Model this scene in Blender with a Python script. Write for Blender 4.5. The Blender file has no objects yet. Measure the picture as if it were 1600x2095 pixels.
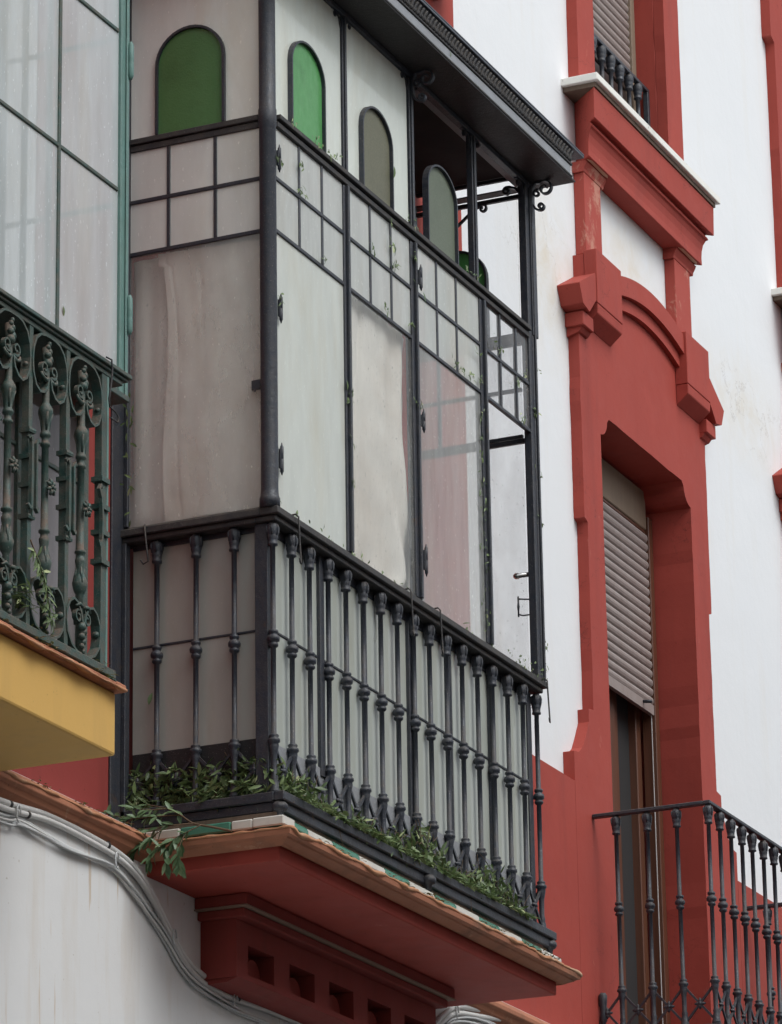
import bpy, bmesh, math, random
from mathutils import Vector, Matrix, noise
from mathutils.geometry import tessellate_polygon
R_ = math.radians
sc = bpy.context.scene
col = sc.collection
random.seed(7)

# ------------------------------------------------------------------ camera
yaw, pitch, roll = 1.15176147, 0.32494151, -0.01623333
fwd = Vector((math.sin(yaw)*math.cos(pitch), math.cos(yaw)*math.cos(pitch), math.sin(pitch)))
rgt = Vector((math.cos(yaw), -math.sin(yaw), 0)); upv = rgt.cross(fwd)
r2 = rgt*math.cos(roll) + upv*math.sin(roll); u2 = upv*math.cos(roll) - rgt*math.sin(roll)
cd = bpy.data.cameras.new('camera'); cam = bpy.data.objects.new('camera', cd); col.objects.link(cam)
M = Matrix((r2, u2, -fwd)).transposed().to_4x4(); M.translation = Vector((-11.4262281, -6.0616247, -4.29042675))
cam.matrix_world = M
cd.sensor_fit = 'HORIZONTAL'; cd.sensor_width = 36; cd.lens = 8478.0/1600*36
cd.clip_start = .5; cd.clip_end = 2000
sc.camera = cam

# ------------------------------------------------------------------ light
SUN_DIR = Vector((-0.12, -0.58, 0.80)).normalized()      # towards the sun
elev = math.asin(SUN_DIR.z)
w = bpy.data.worlds.new('World'); sc.world = w; w.use_nodes = True
nt = w.node_tree; nt.nodes.clear()
out = nt.nodes.new('ShaderNodeOutputWorld'); bg = nt.nodes.new('ShaderNodeBackground')
sky = nt.nodes.new('ShaderNodeTexSky'); sky.sky_type = 'NISHITA'; sky.sun_disc = False
sky.sun_elevation = elev; sky.sun_rotation = math.atan2(SUN_DIR.x, SUN_DIR.y)
sky.air_density = 1.0; sky.dust_density = 4.0; sky.ozone_density = 1.0
hs = nt.nodes.new('ShaderNodeHueSaturation'); hs.inputs['Saturation'].default_value = .22
nt.links.new(sky.outputs[0], hs.inputs['Color']); tint = nt.nodes.new('ShaderNodeMix'); tint.data_type = 'RGBA'; tint.blend_type = 'MULTIPLY'; tint.inputs[0].default_value = 1
tint.inputs[7].default_value = (.955, 1.0, 1.025, 1); nt.links.new(hs.outputs[0], tint.inputs[6]); nt.links.new(tint.outputs[2], bg.inputs[0])
bg.inputs[1].default_value = .178
nt.links.new(bg.outputs[0], out.inputs[0])
sd = bpy.data.lights.new('sun', 'SUN'); sd.energy = .74; sd.angle = R_(32); sd.color = (1, .985, .965)
so = bpy.data.objects.new('sun', sd); col.objects.link(so)
so.rotation_euler = (-SUN_DIR).to_track_quat('-Z', 'Y').to_euler()
sc.view_settings.view_transform = 'Standard'; sc.view_settings.look = 'None'
sc.view_settings.exposure = 0.10; sc.view_settings.gamma = 1
sc.cycles.max_bounces = 8; sc.cycles.transparent_max_bounces = 24

# ------------------------------------------------------------------ materials
class NT:
    def __init__(s, name):
        s.m = bpy.data.materials.new(name); s.m.use_nodes = True; s.t = s.m.node_tree; s.t.nodes.clear()
        s.out = s.n('ShaderNodeOutputMaterial'); s.geo = s.n('ShaderNodeNewGeometry')
    def n(s, k, **kw):
        nd = s.t.nodes.new(k)
        for a, b in kw.items(): setattr(nd, a, b)
        return nd
    def l(s, a, b): s.t.links.new(a, b)
    def put(s, sock, v):
        if hasattr(v, 'is_output') or hasattr(v, 'links'): s.l(v, sock)
        elif isinstance(v, (tuple, list)) and len(v) == 3 and sock.type == 'RGBA': sock.default_value = (*v, 1)
        else: sock.default_value = v
    def pos(s, scale=(1, 1, 1)):
        mp = s.n('ShaderNodeMapping'); mp.inputs['Scale'].default_value = scale
        s.l(s.geo.outputs['Position'], mp.inputs['Vector']); return mp.outputs[0]
    def noise(s, scale, detail=5, rough=.55, vec=None, stretch=(1, 1, 1), dist=0):
        nd = s.n('ShaderNodeTexNoise'); nd.inputs['Scale'].default_value = scale
        nd.inputs['Detail'].default_value = detail; nd.inputs['Roughness'].default_value = rough
        nd.inputs['Distortion'].default_value = dist
        s.l(vec or s.pos(stretch), nd.inputs['Vector']); return nd.outputs['Fac']
    def ramp(s, fac, stops):
        r = s.n('ShaderNodeValToRGB'); e = r.color_ramp.elements
        while len(e) < len(stops): e.new(.5)
        for i, (p, c) in enumerate(stops):
            e[i].position = p; e[i].color = (c, c, c, 1) if isinstance(c, (int, float)) else (*c, 1)
        s.l(fac, r.inputs[0]); return r.outputs[0]
    def mix(s, f, a, b, mode='MIX'):
        m = s.n('ShaderNodeMix', data_type='RGBA', blend_type=mode)
        s.put(m.inputs[0], f); s.put(m.inputs[6], a); s.put(m.inputs[7], b); return m.outputs[2]
    def math(s, op, a, b=0.0, clamp=False):
        m = s.n('ShaderNodeMath', operation=op); m.use_clamp = clamp
        s.put(m.inputs[0], a); s.put(m.inputs[1], b); return m.outputs[0]
    def sep(s, v):
        x = s.n('ShaderNodeSeparateXYZ'); s.l(v, x.inputs[0]); return x.outputs
    def bump(s, h, strength=.3, dist=.002):
        b = s.n('ShaderNodeBump'); b.inputs['Strength'].default_value = strength; b.inputs['Distance'].default_value = dist
        s.l(h, b.inputs['Height']); return b.outputs[0]
    def bsdf(s, colr, rough=.7, spec=.4, normal=None, metal=0, **kw):
        p = s.n('ShaderNodeBsdfPrincipled')
        s.put(p.inputs['Base Color'], colr); s.put(p.inputs['Roughness'], rough)
        s.put(p.inputs['Specular IOR Level'], spec); s.put(p.inputs['Metallic'], metal)
        if normal: s.l(normal, p.inputs['Normal'])
        for k, v in kw.items(): s.put(p.inputs[k.replace('_', ' ')], v)
        return p.outputs[0]
    def mixs(s, f, a, b):
        m = s.n('ShaderNodeMixShader'); s.put(m.inputs[0], f); s.l(a, m.inputs[1]); s.l(b, m.inputs[2]); return m.outputs[0]
    def done(s, sh): s.l(sh, s.out.inputs['Surface']); return s.m

def plaster(name, base, var, stain=None, stain_amt=.35, chalk=None, chalk_th=.62, bump=.35, drip=None, crack=None):
    t = NT(name)
    c = t.mix(t.noise(1.6, 6, .6), base, var)
    c = t.mix(t.math('MULTIPLY', t.ramp(t.noise(11, 6, .65), [(.35, 0), (.7, 1)]), .22), c, tuple(x*.86 for x in base))
    if stain:
        st = t.noise(2.2, 5, .6, stretch=(3.2, 3.2, .35))
        c = t.mix(t.math('MULTIPLY', t.ramp(st, [(.52, 0), (.75, 1)]), stain_amt), c, stain)
        sp = t.noise(55, 3, .5)
        c = t.mix(t.math('MULTIPLY', t.ramp(sp, [(.70, 0), (.76, 1)]), .5), c, tuple(x*.55 for x in stain))
    if drip:
        c = t.mix(t.math('MULTIPLY', t.ramp(t.noise(7, 4, .55, stretch=(4.5, 4.5, .33)), [(.66, 0), (.72, 1)]), .55), c, drip)
    if crack:
        n = t.math('ABSOLUTE', t.math('SUBTRACT', t.noise(1.9, 7, .62, dist=.3), .5))
        f = t.math('MULTIPLY', t.ramp(n, [(.0, 1), (.0035, 0)]), t.ramp(t.noise(1.1, 2), [(.50, 0), (.60, 1)]))
        c = t.mix(t.math('MULTIPLY', f, .75), c, crack)
        pp = t.ramp(t.noise(3.1, 4, .5, stretch=(1, 1, .8)), [(.60, 0), (.615, 1)])      # repainted patches
        c = t.mix(t.math('MULTIPLY', pp, .07), c, tuple(x*1.28 for x in base))
    if chalk:
        ch = t.noise(7, 8, .75, stretch=(1, 1, .6), dist=.4)
        c = t.mix(t.math('MULTIPLY', t.ramp(ch, [(chalk_th, 0), (chalk_th+.07, 1)]), .55), c, chalk)
    b = t.math('ADD', t.noise(5, 4, .6), t.math('MULTIPLY', t.noise(130, 3, .6), .12))
    return t.done(t.bsdf(c, t.math('ADD', .62, t.math('MULTIPLY', t.noise(9), .25)), .3, t.bump(b, bump, .006)))

def iron(name, base, dust, amount=.6, rough=.45, dscale=35, updust=1.0, rust=None, base_dust=.14):
    t = NT(name)
    nz = t.sep(t.geo.outputs['Normal'])[2]
    up = t.math('MULTIPLY', t.math('ADD', nz, .25, True), updust)  # more dust on faces turned upward
    d = t.math('MULTIPLY', t.ramp(t.noise(dscale, 6, .7), [(.36, 0), (.62, 1)]), t.math('ADD', t.math('MULTIPLY', up, .80), base_dust), True)
    c = t.mix(t.noise(14, 4), base, tuple(x*1.5 for x in base))
    c = t.mix(t.math('MULTIPLY', d, amount), c, dust)
    sp = t.ramp(t.noise(230, 2, .5), [(.66, 0), (.70, 1)])
    c = t.mix(t.math('MULTIPLY', sp, .35), c, (.33, .31, .27))
    if rust:
        c = t.mix(t.math('MULTIPLY', t.ramp(t.noise(9, 7, .75), [(.62, 0), (.70, 1)]), .6), c, rust)
    b = t.noise(160, 4, .6)
    return t.done(t.bsdf(c, t.math('ADD', rough, t.math('MULTIPLY', d, .4), True), .5, t.bump(t.math('ADD', b, t.math('MULTIPLY', t.noise(45, 4), 1.4)), .6, .0022)))

def glass(name, tint, dust, lo, hi, scale=6, stretch=(3, 3, .5), rough=.04, dustrough=.8, transl=.45, spots=.3, smudge=.45):
    """dirty pane: see-through where clean, milky dust film elsewhere, gloss on top"""
    t = NT(name)
    f = t.ramp(t.noise(scale, 7, .62, stretch=stretch), [(.25, lo), (.75, hi)])
    sp = t.ramp(t.noise(120, 2, .5, stretch=(1, 1, .45)), [(.68, 0), (.73, spots)])
    f = t.math('ADD', f, sp, True)
    fb = t.math('SUBTRACT', 1.0, t.geo.outputs['Backfacing'], True); f = t.math('MULTIPLY', f, fb)
    tr = t.n('ShaderNodeBsdfTransparent'); t.put(tr.inputs[0], tint)
    dc = t.mix(t.noise(9, 5, .6, stretch=(2, 2, .6)), dust, tuple(x*.84 for x in dust))
    dc = t.mix(t.math('MULTIPLY', t.ramp(t.noise(1.7, 6, .65, stretch=(2.4, 2.4, .55), dist=.5), [(.50, 0), (.72, 1)]), smudge), dc, (dust[0]*.80, dust[1]*.70, dust[2]*.58))
    df = t.n('ShaderNodeBsdfDiffuse'); t.put(df.inputs[0], dc)
    tl = t.n('ShaderNodeBsdfTranslucent'); t.put(tl.inputs[0], dc)
    film = t.mixs(transl, df.outputs[0], tl.outputs[0])
    body = t.mixs(f, tr.outputs[0], film)
    gl = t.n('ShaderNodeBsdfGlossy'); gl.inputs['Roughness'].default_value = rough
    fr = t.n('ShaderNodeFresnel'); fr.inputs[0].default_value = 1.45
    t.l(t.bump(t.noise(7, 3, .5), .02, .01), gl.inputs['Normal'])
    return t.done(t.mixs(t.math('MULTIPLY', t.math('MULTIPLY', fr.outputs[0], .8), fb), body, gl.outputs[0]))

def wall_white():
    t = NT('white_plaster')
    c = t.mix(t.noise(1.3, 6, .6), (.795, .80, .805), (.765, .775, .79))
    st = t.noise(2.2, 5, .6, stretch=(3.2, 3.2, .35))
    c = t.mix(t.math('MULTIPLY', t.ramp(st, [(.55, 0), (.78, 1)]), .13), c, (.66, .55, .38))
    p = t.sep(t.geo.outputs['Position'])
    def near(v, a, w): return t.math('SUBTRACT', 1.0, t.math('MULTIPLY', t.math('ABSOLUTE', t.math('SUBTRACT', v, a)), 1/w), True)
    # old damp marks: beside the surround's shoulder, on the panel over the arch, and a patched crack on the right
    for cx, cz_, wx, wz, amt in ((3.86, 2.35, .5, .55, .75), (4.85, 2.70, .6, .35, .6), (6.35, 2.50, .75, .35, .55), (2.55, 1.7, .5, .6, .45)):
        f = t.math('MULTIPLY', near(p[0], cx, wx), near(p[2], cz_, wz))
        f = t.math('MULTIPLY', f, t.ramp(t.noise(4.5, 7, .7, dist=.6), [(.32, 0), (.62, 1)]))
        c = t.mix(t.math('MULTIPLY', f, amt), c, (.66, .57, .42))
    for cx, cz_, wx, wz, nsc in ((6.35, 2.50, .8, .22, 2.3), (3.75, 2.35, .45, .3, 3.0), (7.2, 1.9, .5, .6, 2.0)):
        n = t.math('ABSOLUTE', t.math('SUBTRACT', t.noise(nsc, 6, .6), .5))
        f = t.math('MULTIPLY', t.ramp(n, [(.0, 1), (.006, 0)]), t.math('MULTIPLY', t.math('MULTIPLY', near(p[0], cx, wx), near(p[2], cz_, wz)), 3.0, True))
        c = t.mix(t.math('MULTIPLY', f, .45), c, (.42, .38, .34))
    b = t.math('ADD', t.noise(3, 4, .6), t.math('ADD', t.math('MULTIPLY', t.noise(120, 3, .6), .10), t.math('MULTIPLY', t.noise(16, 5, .6, stretch=(1, 1, .5)), .3)))
    return t.done(t.bsdf(c, .75, .25, t.bump(b, .5, .010)))
m_white = wall_white()
m_lowwhite = plaster('lower_white_plaster', (.81, .805, .795), (.70, .70, .70), (.52, .38, .22), .35, drip=(.50, .33, .17))
m_red = plaster('red_plaster', (.41, .068, .048), (.31, .048, .036), (.26, .045, .035), .6, (.50, .16, .12), .64, bump=.5, drip=(.29, .055, .042), crack=(.15, .03, .025))
m_redchalk = plaster('worn_red_plaster', (.42, .075, .055), (.36, .062, .046), (.30, .05, .04), .4, (.58, .33, .24), .55)
m_redshade = plaster('shaded_red_paint', (.30, .052, .044), (.25, .042, .036), (.18, .035, .03), .6, drip=(.20, .04, .035))  # shade between the two balconies put into a darker red
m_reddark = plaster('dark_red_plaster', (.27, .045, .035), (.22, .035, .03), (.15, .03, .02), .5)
m_yellow = plaster('ochre_plaster', (.70, .43, .13), (.63, .375, .105), (.45, .28, .10), .35)
m_cream = plaster('bare_plaster_edge', (.62, .48, .34), (.52, .36, .24))
m_fillet = plaster('bare_console_edge', (.30, .20, .15), (.22, .14, .10))
m_terra = plaster('terracotta_moulding', (.46, .20, .115), (.36, .14, .08), (.16, .09, .06), .75, (.55, .34, .22), .60, bump=.6)
m_mortar = plaster('crumbling_orange_mortar', (.52, .25, .13), (.40, .19, .10), (.62, .50, .36), .6, bump=.9)
m_marble = plaster('marble_sill', (.84, .82, .77), (.78, .76, .70), (.40, .36, .30), .3, bump=.1)
m_black = iron('black_iron', (.020, .025, .036), (.105, .085, .068), .75, .40, rust=(.085, .05, .03))
m_blackdusty = iron('dusty_black_iron', (.022, .022, .025), (.125, .105, .085), .9, .6, 22, 1.2, base_dust=.18)
m_grey = iron('grey_painted_sheet', (.21, .22, .235), (.20, .16, .12), .5, .5, 12, .6, (.20, .12, .08))
m_drip = iron('blue_grey_drip_sheet', (.055, .062, .078), (.10, .09, .08), .4, .35, 14, .5)
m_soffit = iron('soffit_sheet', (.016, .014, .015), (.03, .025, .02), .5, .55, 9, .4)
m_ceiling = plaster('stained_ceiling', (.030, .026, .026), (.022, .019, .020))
m_green = iron('green_iron', (.021, .058, .049), (.15, .105, .08), .95, .45, 26, 1.25, base_dust=.30)
m_greenlight = iron('pale_green_frame', (.085, .17, .15), (.17, .17, .14), .5, .45, 18, .8)
m_frost = glass('frosted_glass', (.85, .88, .84), (.80, .83, .77), .86, .98, 3.5, transl=.2)
m_frostside = glass('dusty_side_glass', (.94, .94, .92), (.95, .95, .90), .72, .92, 3, transl=.1, stretch=(1.4, 1.4, .6))
m_sideclean = glass('thinly_dusty_side_glass', (.97, .97, .96), (.92, .92, .88), .15, .45, 2.5, transl=.2, stretch=(1.6, 1.6, .6))
m_clear = glass('dusty_clear_glass', (.95, .95, .94), (.79, .80, .77), .30, .60, 3, transl=.3)
m_clearside = glass('streaky_clear_glass', (.97, .97, .97), (.80, .80, .79), .04, .36, 5, stretch=(1.6, 1.6, .7))
m_curt_glass = glass('lightly_dusty_glass', (.96, .96, .95), (.82, .82, .78), .06, .26, 4, transl=.2)
m_lowglass = glass('greyish_panel_glass', (.8, .8, .78), (.52, .55, .50), .90, .99, 2.5, transl=.12, stretch=(1.3, 1.3, .8))
m_bayglass = glass('blueish_dirty_glass', (.95, .95, .96), (.73, .79, .80), .55, .90, 2.2, spots=.55, transl=.2)
m_baylow = glass('mauve_dirty_glass', (.8, .78, .8), (.34, .31, .32), .6, .95, 3, transl=.2)
m_lowside = glass('brownish_panel_glass', (.8, .8, .78), (.50, .475, .43), .90, .99, 2.5, transl=.1, stretch=(2.2, 2.2, .5))
m_panewhite = glass('white_cell_glass', (.88, .89, .87), (.76, .78, .74), .74, .94, 5, transl=.2)

def colglass(name, a, b, scale, rough=.25):
    t = NT(name); n = t.noise(scale, 5, .65, stretch=(1.5, 1.5, .7))
    c = t.mix(n, a, b)
    c = t.mix(t.math('MULTIPLY', t.ramp(t.noise(4, 6, .7), [(.5, 0), (.7, 1)]), .4), c, tuple(x*.45 for x in b))
    p = t.bsdf(c, rough, .5, t.bump(t.noise(150, 3), .5, .002))
    tl = t.n('ShaderNodeBsdfTranslucent'); t.l(c, tl.inputs[0])
    return t.done(t.mixs(.30, p, tl.outputs[0]))
m_gglass = colglass('green_cathedral_glass', (.10, .38, .11), (.20, .52, .20), 30)
m_gglass_shade = colglass('shaded_green_cathedral_glass', (.10, .25, .085), (.15, .31, .12), 8)  # same green glass, with the end face's shade put into the colour
m_aglass = colglass('pebbled_grey_glass', (.11, .115, .075), (.32, .31, .22), 210, .5)
m_aglass2 = colglass('pebbled_green_glass', (.12, .145, .10), (.27, .31, .235), 210, .5)

def curtain_mat():
    t = NT('linen_curtain')
    c = t.mix(t.noise(3, 6, .6, stretch=(2, 2, .7)), (.89, .865, .82), (.81, .775, .73))
    c = t.mix(t.math('MULTIPLY', t.ramp(t.noise(1.8, 5, .6), [(.5, 0), (.72, 1)]), .5), c, (.58, .47, .38))
    wv = t.noise(600, 2, .5)
    p = t.bsdf(c, .9, .1, t.bump(wv, .4, .001)); tl = t.n('ShaderNodeBsdfTranslucent'); t.l(c, tl.inputs[0])
    return t.done(t.mixs(.10, p, tl.outputs[0]))
m_curtain = curtain_mat()
def shutter_mat():
    t = NT('dusty_brown_shutter')
    x = t.sep(t.geo.outputs['Normal'])[2]
    c = t.mix(t.noise(20, 6, .7, stretch=(1, 1, .35)), (.21, .155, .14), (.34, .29, .27))
    c = t.mix(t.math('MULTIPLY', t.math('ADD', x, .1, True), t.ramp(t.noise(14, 6, .7), [(.3, .2), (.7, 1)])), c, (.46, .43, .41))
    return t.done(t.bsdf(c, .6, .3, t.bump(t.noise(90, 4), .2, .002)))
m_shutter = shutter_mat()
def wood(name, a, b, rough=.45):
    t = NT(name); n = t.noise(9, 7, .65, stretch=(9, 9, .5))
    return t.done(t.bsdf(t.mix(n, a, b), rough, .5, t.bump(n, .2, .002)))
m_wood = wood('varnished_brown_wood', (.15, .055, .027), (.07, .028, .016))
m_wooddk = wood('dark_brown_wood', (.05, .032, .026), (.028, .019, .017))
m_woodgrey = wood('weathered_shutter_box', (.27, .20, .14), (.19, .135, .095), .7)
m_oldwood = wood('old_edge_board', (.20, .14, .10), (.10, .07, .05), .8)
def simple(name, a, b, scale=20, rough=.6, spec=.4, bump=.2):
    t = NT(name); return t.done(t.bsdf(t.mix(t.noise(scale, 6, .65), a, b), rough, spec, t.bump(t.noise(scale*3, 4), bump, .002)))
m_room = simple('dark_room', (.012, .011, .010), (.02, .018, .016))
def doorglass_mat():
    t = NT('door_glass'); tr = t.bsdf((.035, .040, .042), .5, .3)
    gl = t.n('ShaderNodeBsdfGlossy'); gl.inputs['Roughness'].default_value = .06
    fr = t.n('ShaderNodeFresnel'); fr.inputs[0].default_value = 1.5
    return t.done(t.mixs(fr.outputs[0], tr, gl.outputs[0]))
m_doorglass = doorglass_mat()
m_tilew = simple('white_glazed_tile', (.72, .70, .64), (.55, .53, .47), 25, .18, .6, .05)
m_tileg = simple('green_glazed_tile', (.045, .20, .13), (.10, .27, .20), 25, .18, .6, .05)
m_cable = simple('painted_pvc_conduit', (.76, .75, .73), (.62, .61, .59), 30, .5)
m_cable2 = simple('grey_cable_sheath', (.62, .63, .63), (.48, .49, .49), 30, .5)
m_asphalt = simple('asphalt', (.06, .06, .06), (.045, .045, .045), 40, .9)
m_paving = simple('paving', (.20, .19, .18), (.15, .145, .14), 12, .9)
m_screen = simple('grey_blue_screen', (.085, .105, .11), (.06, .075, .08), 6)
m_chrome = NT('polished_knob'); m_chrome = m_chrome.done(m_chrome.bsdf((.6, .58, .55), .15, .5, None, 1))
def leaf_mat(name, a, b, c3):
    t = NT(name); rnd = t.geo.outputs['Random Per Island']
    r = t.ramp(rnd, [(0, a), (.4, a), (.75, b), (.92, b), (.97, c3)])
    p = t.bsdf(r, .42, .5, None); tl = t.n('ShaderNodeBsdfTranslucent'); t.l(r, tl.inputs[0])
    return t.done(t.mixs(.22, p, tl.outputs[0]))
m_leaf = leaf_mat('olive_green_leaves', (.09, .135, .05), (.20, .27, .11), (.48, .53, .27))
m_leafdk = leaf_mat('deep_green_leaves', (.10, .17, .08), (.15, .235, .115), (.22, .30, .15))
m_dry = leaf_mat('dry_leaf_bits', (.16, .11, .05), (.11, .15, .05), (.28, .17, .08))
m_twig = simple('twig_bark', (.16, .10, .06), (.09, .06, .035), 60, .8)

# ------------------------------------------------------------------ mesh builder
class MB:
    def __init__(s): s.v = []; s.f = []; s.sm = []
    def add(s, vs, fs, smooth=False):
        o = len(s.v); s.v += [tuple(p) for p in vs]; s.f += [[i+o for i in f] for f in fs]; s.sm += [smooth]*len(fs)
        return s
    def box(s, x0, x1, y0, y1, z0, z1):
        v = [(x, y, z) for z in (z0, z1) for y in (y0, y1) for x in (x0, x1)]
        return s.add(v, [(0, 2, 3, 1), (4, 5, 7, 6), (0, 1, 5, 4), (2, 6, 7, 3), (0, 4, 6, 2), (1, 3, 7, 5)])
    def prism(s, poly, axis, a, b, holes=(), hole_b=None, back=True):
        """poly in the plane across axis, from a to b along it"""
        def P(u, v, t): return {'y': (u, t, v), 'x': (t, u, v), 'z': (u, v, t)}[axis]
        loops = [list(poly)] + [list(h) for h in holes]
        flat = [p for lp in loops for p in lp]
        tris = tessellate_polygon([[Vector((p[0], p[1], 0)) for p in lp] for lp in loops])
        n = len(flat)
        s.add([P(*p, a) for p in flat], tris)
        if back: s.add([P(*p, b) for p in flat], tris)
        for k, lp in enumerate(loops):
            bb = b if k == 0 or hole_b is None else hole_b
            m = len(lp); vs = [P(*p, a) for p in lp] + [P(*p, bb) for p in lp]
            s.add(vs, [(i, (i+1) % m, m+(i+1) % m, m+i) for i in range(m)])
        return s
    def lathe(s, c, prof, n=12, axis='z', smooth=True):
        vs = []; fs = []
        for r, z in prof:
            for k in range(n):
                a = 2*math.pi*k/n; u, v = r*math.cos(a), r*math.sin(a)
                vs.append({'z': (c[0]+u, c[1]+v, c[2]+z), 'y': (c[0]+u, c[1]+z, c[2]+v), 'x': (c[0]+z, c[1]+u, c[2]+v)}[axis])
        for i in range(len(prof)-1):
            for k in range(n):
                fs.append((i*n+k, i*n+(k+1) % n, (i+1)*n+(k+1) % n, (i+1)*n+k))
        fs.append(tuple(range(n-1, -1, -1))); fs.append(tuple((len(prof)-1)*n+k for k in range(n)))
        return s.add(vs, fs, smooth)
    def sweep(s, pts, shape, updir=None, smooth=False, taper=None, close=True):
        pts = [Vector(p) for p in pts]; m = len(shape); vs = []; fs = []
        prevn = None
        for i, p in enumerate(pts):
            t = (pts[min(i+1, len(pts)-1)] - pts[max(i-1, 0)]).normalized()
            if updir is not None: b = Vector(updir)
            else:
                b = prevn if prevn is not None else (Vector((0, 0, 1)) if abs(t.z) < .9 else Vector((1, 0, 0)))
            b = (b - t*b.dot(t)).normalized(); prevn = b; n = t.cross(b)
            k = taper[i] if taper else 1
            for u, v in shape: vs.append(p + n*u*k + b*v*k)
        for i in range(len(pts)-1):
            for k in range(m): fs.append((i*m+k, i*m+(k+1) % m, (i+1)*m+(k+1) % m, (i+1)*m+k))
        if close: fs.append(tuple(range(m-1, -1, -1))); fs.append(tuple((len(pts)-1)*m+k for k in range(m)))
        return s.add(vs, fs, smooth)
    def tube(s, pts, r, n=8, taper=None):
        return s.sweep(pts, [(r*math.cos(2*math.pi*k/n), r*math.sin(2*math.pi*k/n)) for k in range(n)], None, True, taper)
    def band(s, pts, wdir, wid, th):
        """flat bar bent along pts; wid along wdir, th across"""
        return s.sweep(pts, [(-th/2, -wid/2), (th/2, -wid/2), (th/2, wid/2), (-th/2, wid/2)], wdir)
    def leaf(s, p, d, nrm, L, W, bend=.15):
        d = Vector(d).normalized(); n = Vector(nrm); n = (n - d*n.dot(d)).normalized(); sd_ = d.cross(n)
        p = Vector(p); vs = []; prof = [(0, .06), (.22, .72), (.5, 1), (.78, .66), (1, .03)]
        for t_, wd in prof:
            c = p + d*L*t_ + n*(-bend*L*t_*t_)
            vs += [c + sd_*W*.5*wd + n*W*.16*wd, c, c - sd_*W*.5*wd + n*W*.16*wd]
        fs = []
        for i in range(4): fs += [(3*i, 3*i+1, 3*i+4, 3*i+3), (3*i+1, 3*i+2, 3*i+5, 3*i+4)]
        return s.add(vs, fs, True)
    def build(s, name, mat, parent=None, org=(0, 0, 0), bevel=0, seg=1, mats=None):
        o_ = Vector(org); me = bpy.data.meshes.new(name)
        me.from_pydata([tuple(Vector(p)-o_) for p in s.v], [], s.f); me.update()
        bm = bmesh.new(); bm.from_mesh(me)
        for f, q in zip(bm.faces, s.sm): f.smooth = q
        bmesh.ops.recalc_face_normals(bm, faces=bm.faces[:]) if bevel >= 0 else None
        bm.to_mesh(me); bm.free()
        me.materials.append(mat)
        ob = bpy.data.objects.new(name, me); col.objects.link(ob)
        if parent: ob.parent = parent
        else: ob.location = org
        if bevel > 0:
            b = ob.modifiers.new('bevel', 'BEVEL'); b.width = bevel; b.segments = seg; b.limit_method = 'ANGLE'; b.angle_limit = R_(40)
        return ob

def tag(o, label=None, cat=None, group=None, kind=None):
    if label: o['label'] = label
    if cat: o['category'] = cat
    if group: o['group'] = group
    if kind: o['kind'] = kind
    return o
def thing(name, loc, label, cat, group=None):
    e = bpy.data.objects.new(name, None); col.objects.link(e); e.location = loc; e.empty_display_size = .2
    return tag(e, label, cat, group)
def part(parent, name, mat, fn, org, bevel=0, seg=1):
    b = MB(); fn(b); return b.build(name, mat, parent, org, bevel, seg)
def copy_part(o, parent, loc=(0, 0, 0)):
    c = o.copy(); c.parent = parent; c.location = loc; col.objects.link(c); return c
def arch(x0, x1, z0, zs, ztop, n=14, rx=None):
    """rect with elliptical head: list of (u,v)"""
    cx = (x0+x1)/2; a = (x1-x0)/2; p = [(x0, z0)]
    for k in range(n+1):
        th = math.pi - math.pi*k/n; p.append((cx + a*math.cos(th), zs + (ztop-zs)*math.sin(th)))
    p.append((x1, z0)); return p
def spiral(cx, cz, r0, r1, a0, a1, n=18):
    return [(cx + (r0+(r1-r0)*k/n)*math.cos(a0+(a1-a0)*k/n), cz + (r0+(r1-r0)*k/n)*math.sin(a0+(a1-a0)*k/n)) for k in range(n+1)]

def smooth(pts, n=6):
    out = []
    P = [Vector(p) for p in pts]
    for i in range(len(P)-1):
        p0 = P[max(i-1, 0)]; p1 = P[i]; p2 = P[i+1]; p3 = P[min(i+2, len(P)-1)]
        for k in range(n):
            t = k/n; out.append(.5*((2*p1) + (-p0+p2)*t + (2*p0-5*p1+4*p2-p3)*t*t + (-p0+3*p1-3*p2+p3)*t**3))
    out.append(P[-1]); return out
GZ = -5.89
# ------------------------------------------------------------------ ground
b = MB(); b.box(-300, 300, -300, 300, GZ-.2, GZ); tag(b.build('street', m_asphalt), kind='structure')
b = MB(); b.box(-60, 60, -2.6, -.12, GZ, GZ+.13); tag(b.build('pavement', m_paving), kind='structure')

# ------------------------------------------------------------------ red and white house
H = (1.5, 0, GZ)
house = thing('house', H, 'white plastered house with red window surrounds and red base band', 'house')
DX = 2.78
def wallfn(b):
    Z0, Z1, X0, X1, Yb = -1.03, 8.0, -1.0, 14.0, .45
    ops = [(.35, 1.95, -.99, 1.78), (4.25, 5.47, -1.02, 1.87), (4.33, 5.37, 3.31, 5.7),
           (4.25+DX, 5.47+DX, -1.02, 1.87), (4.33+DX, 5.37+DX, 3.31, 5.7), (4.25+2*DX, 5.47+2*DX, -1.02, 1.87), (.35, 1.95, 3.31, 5.7)]
    xs = sorted({X0, X1} | {o[0] for o in ops} | {o[1] for o in ops}); zs = sorted({Z0, Z1} | {o[2] for o in ops} | {o[3] for o in ops})
    for i in range(len(xs)-1):
        z = Z0; cur = None
        for j in range(len(zs)-1):
            hole = any(o[0] <= xs[i]+1e-6 and xs[i+1] <= o[1]+1e-6 and o[2] <= zs[j]+1e-6 and zs[j+1] <= o[3]+1e-6 for o in ops)
            if not hole and cur is None: cur = zs[j]
            if hole and cur is not None: b.box(xs[i], xs[i+1], 0, Yb, cur, zs[j]); cur = None
        if cur is not None: b.box(xs[i], xs[i+1], 0, Yb, cur, Z1)
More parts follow.
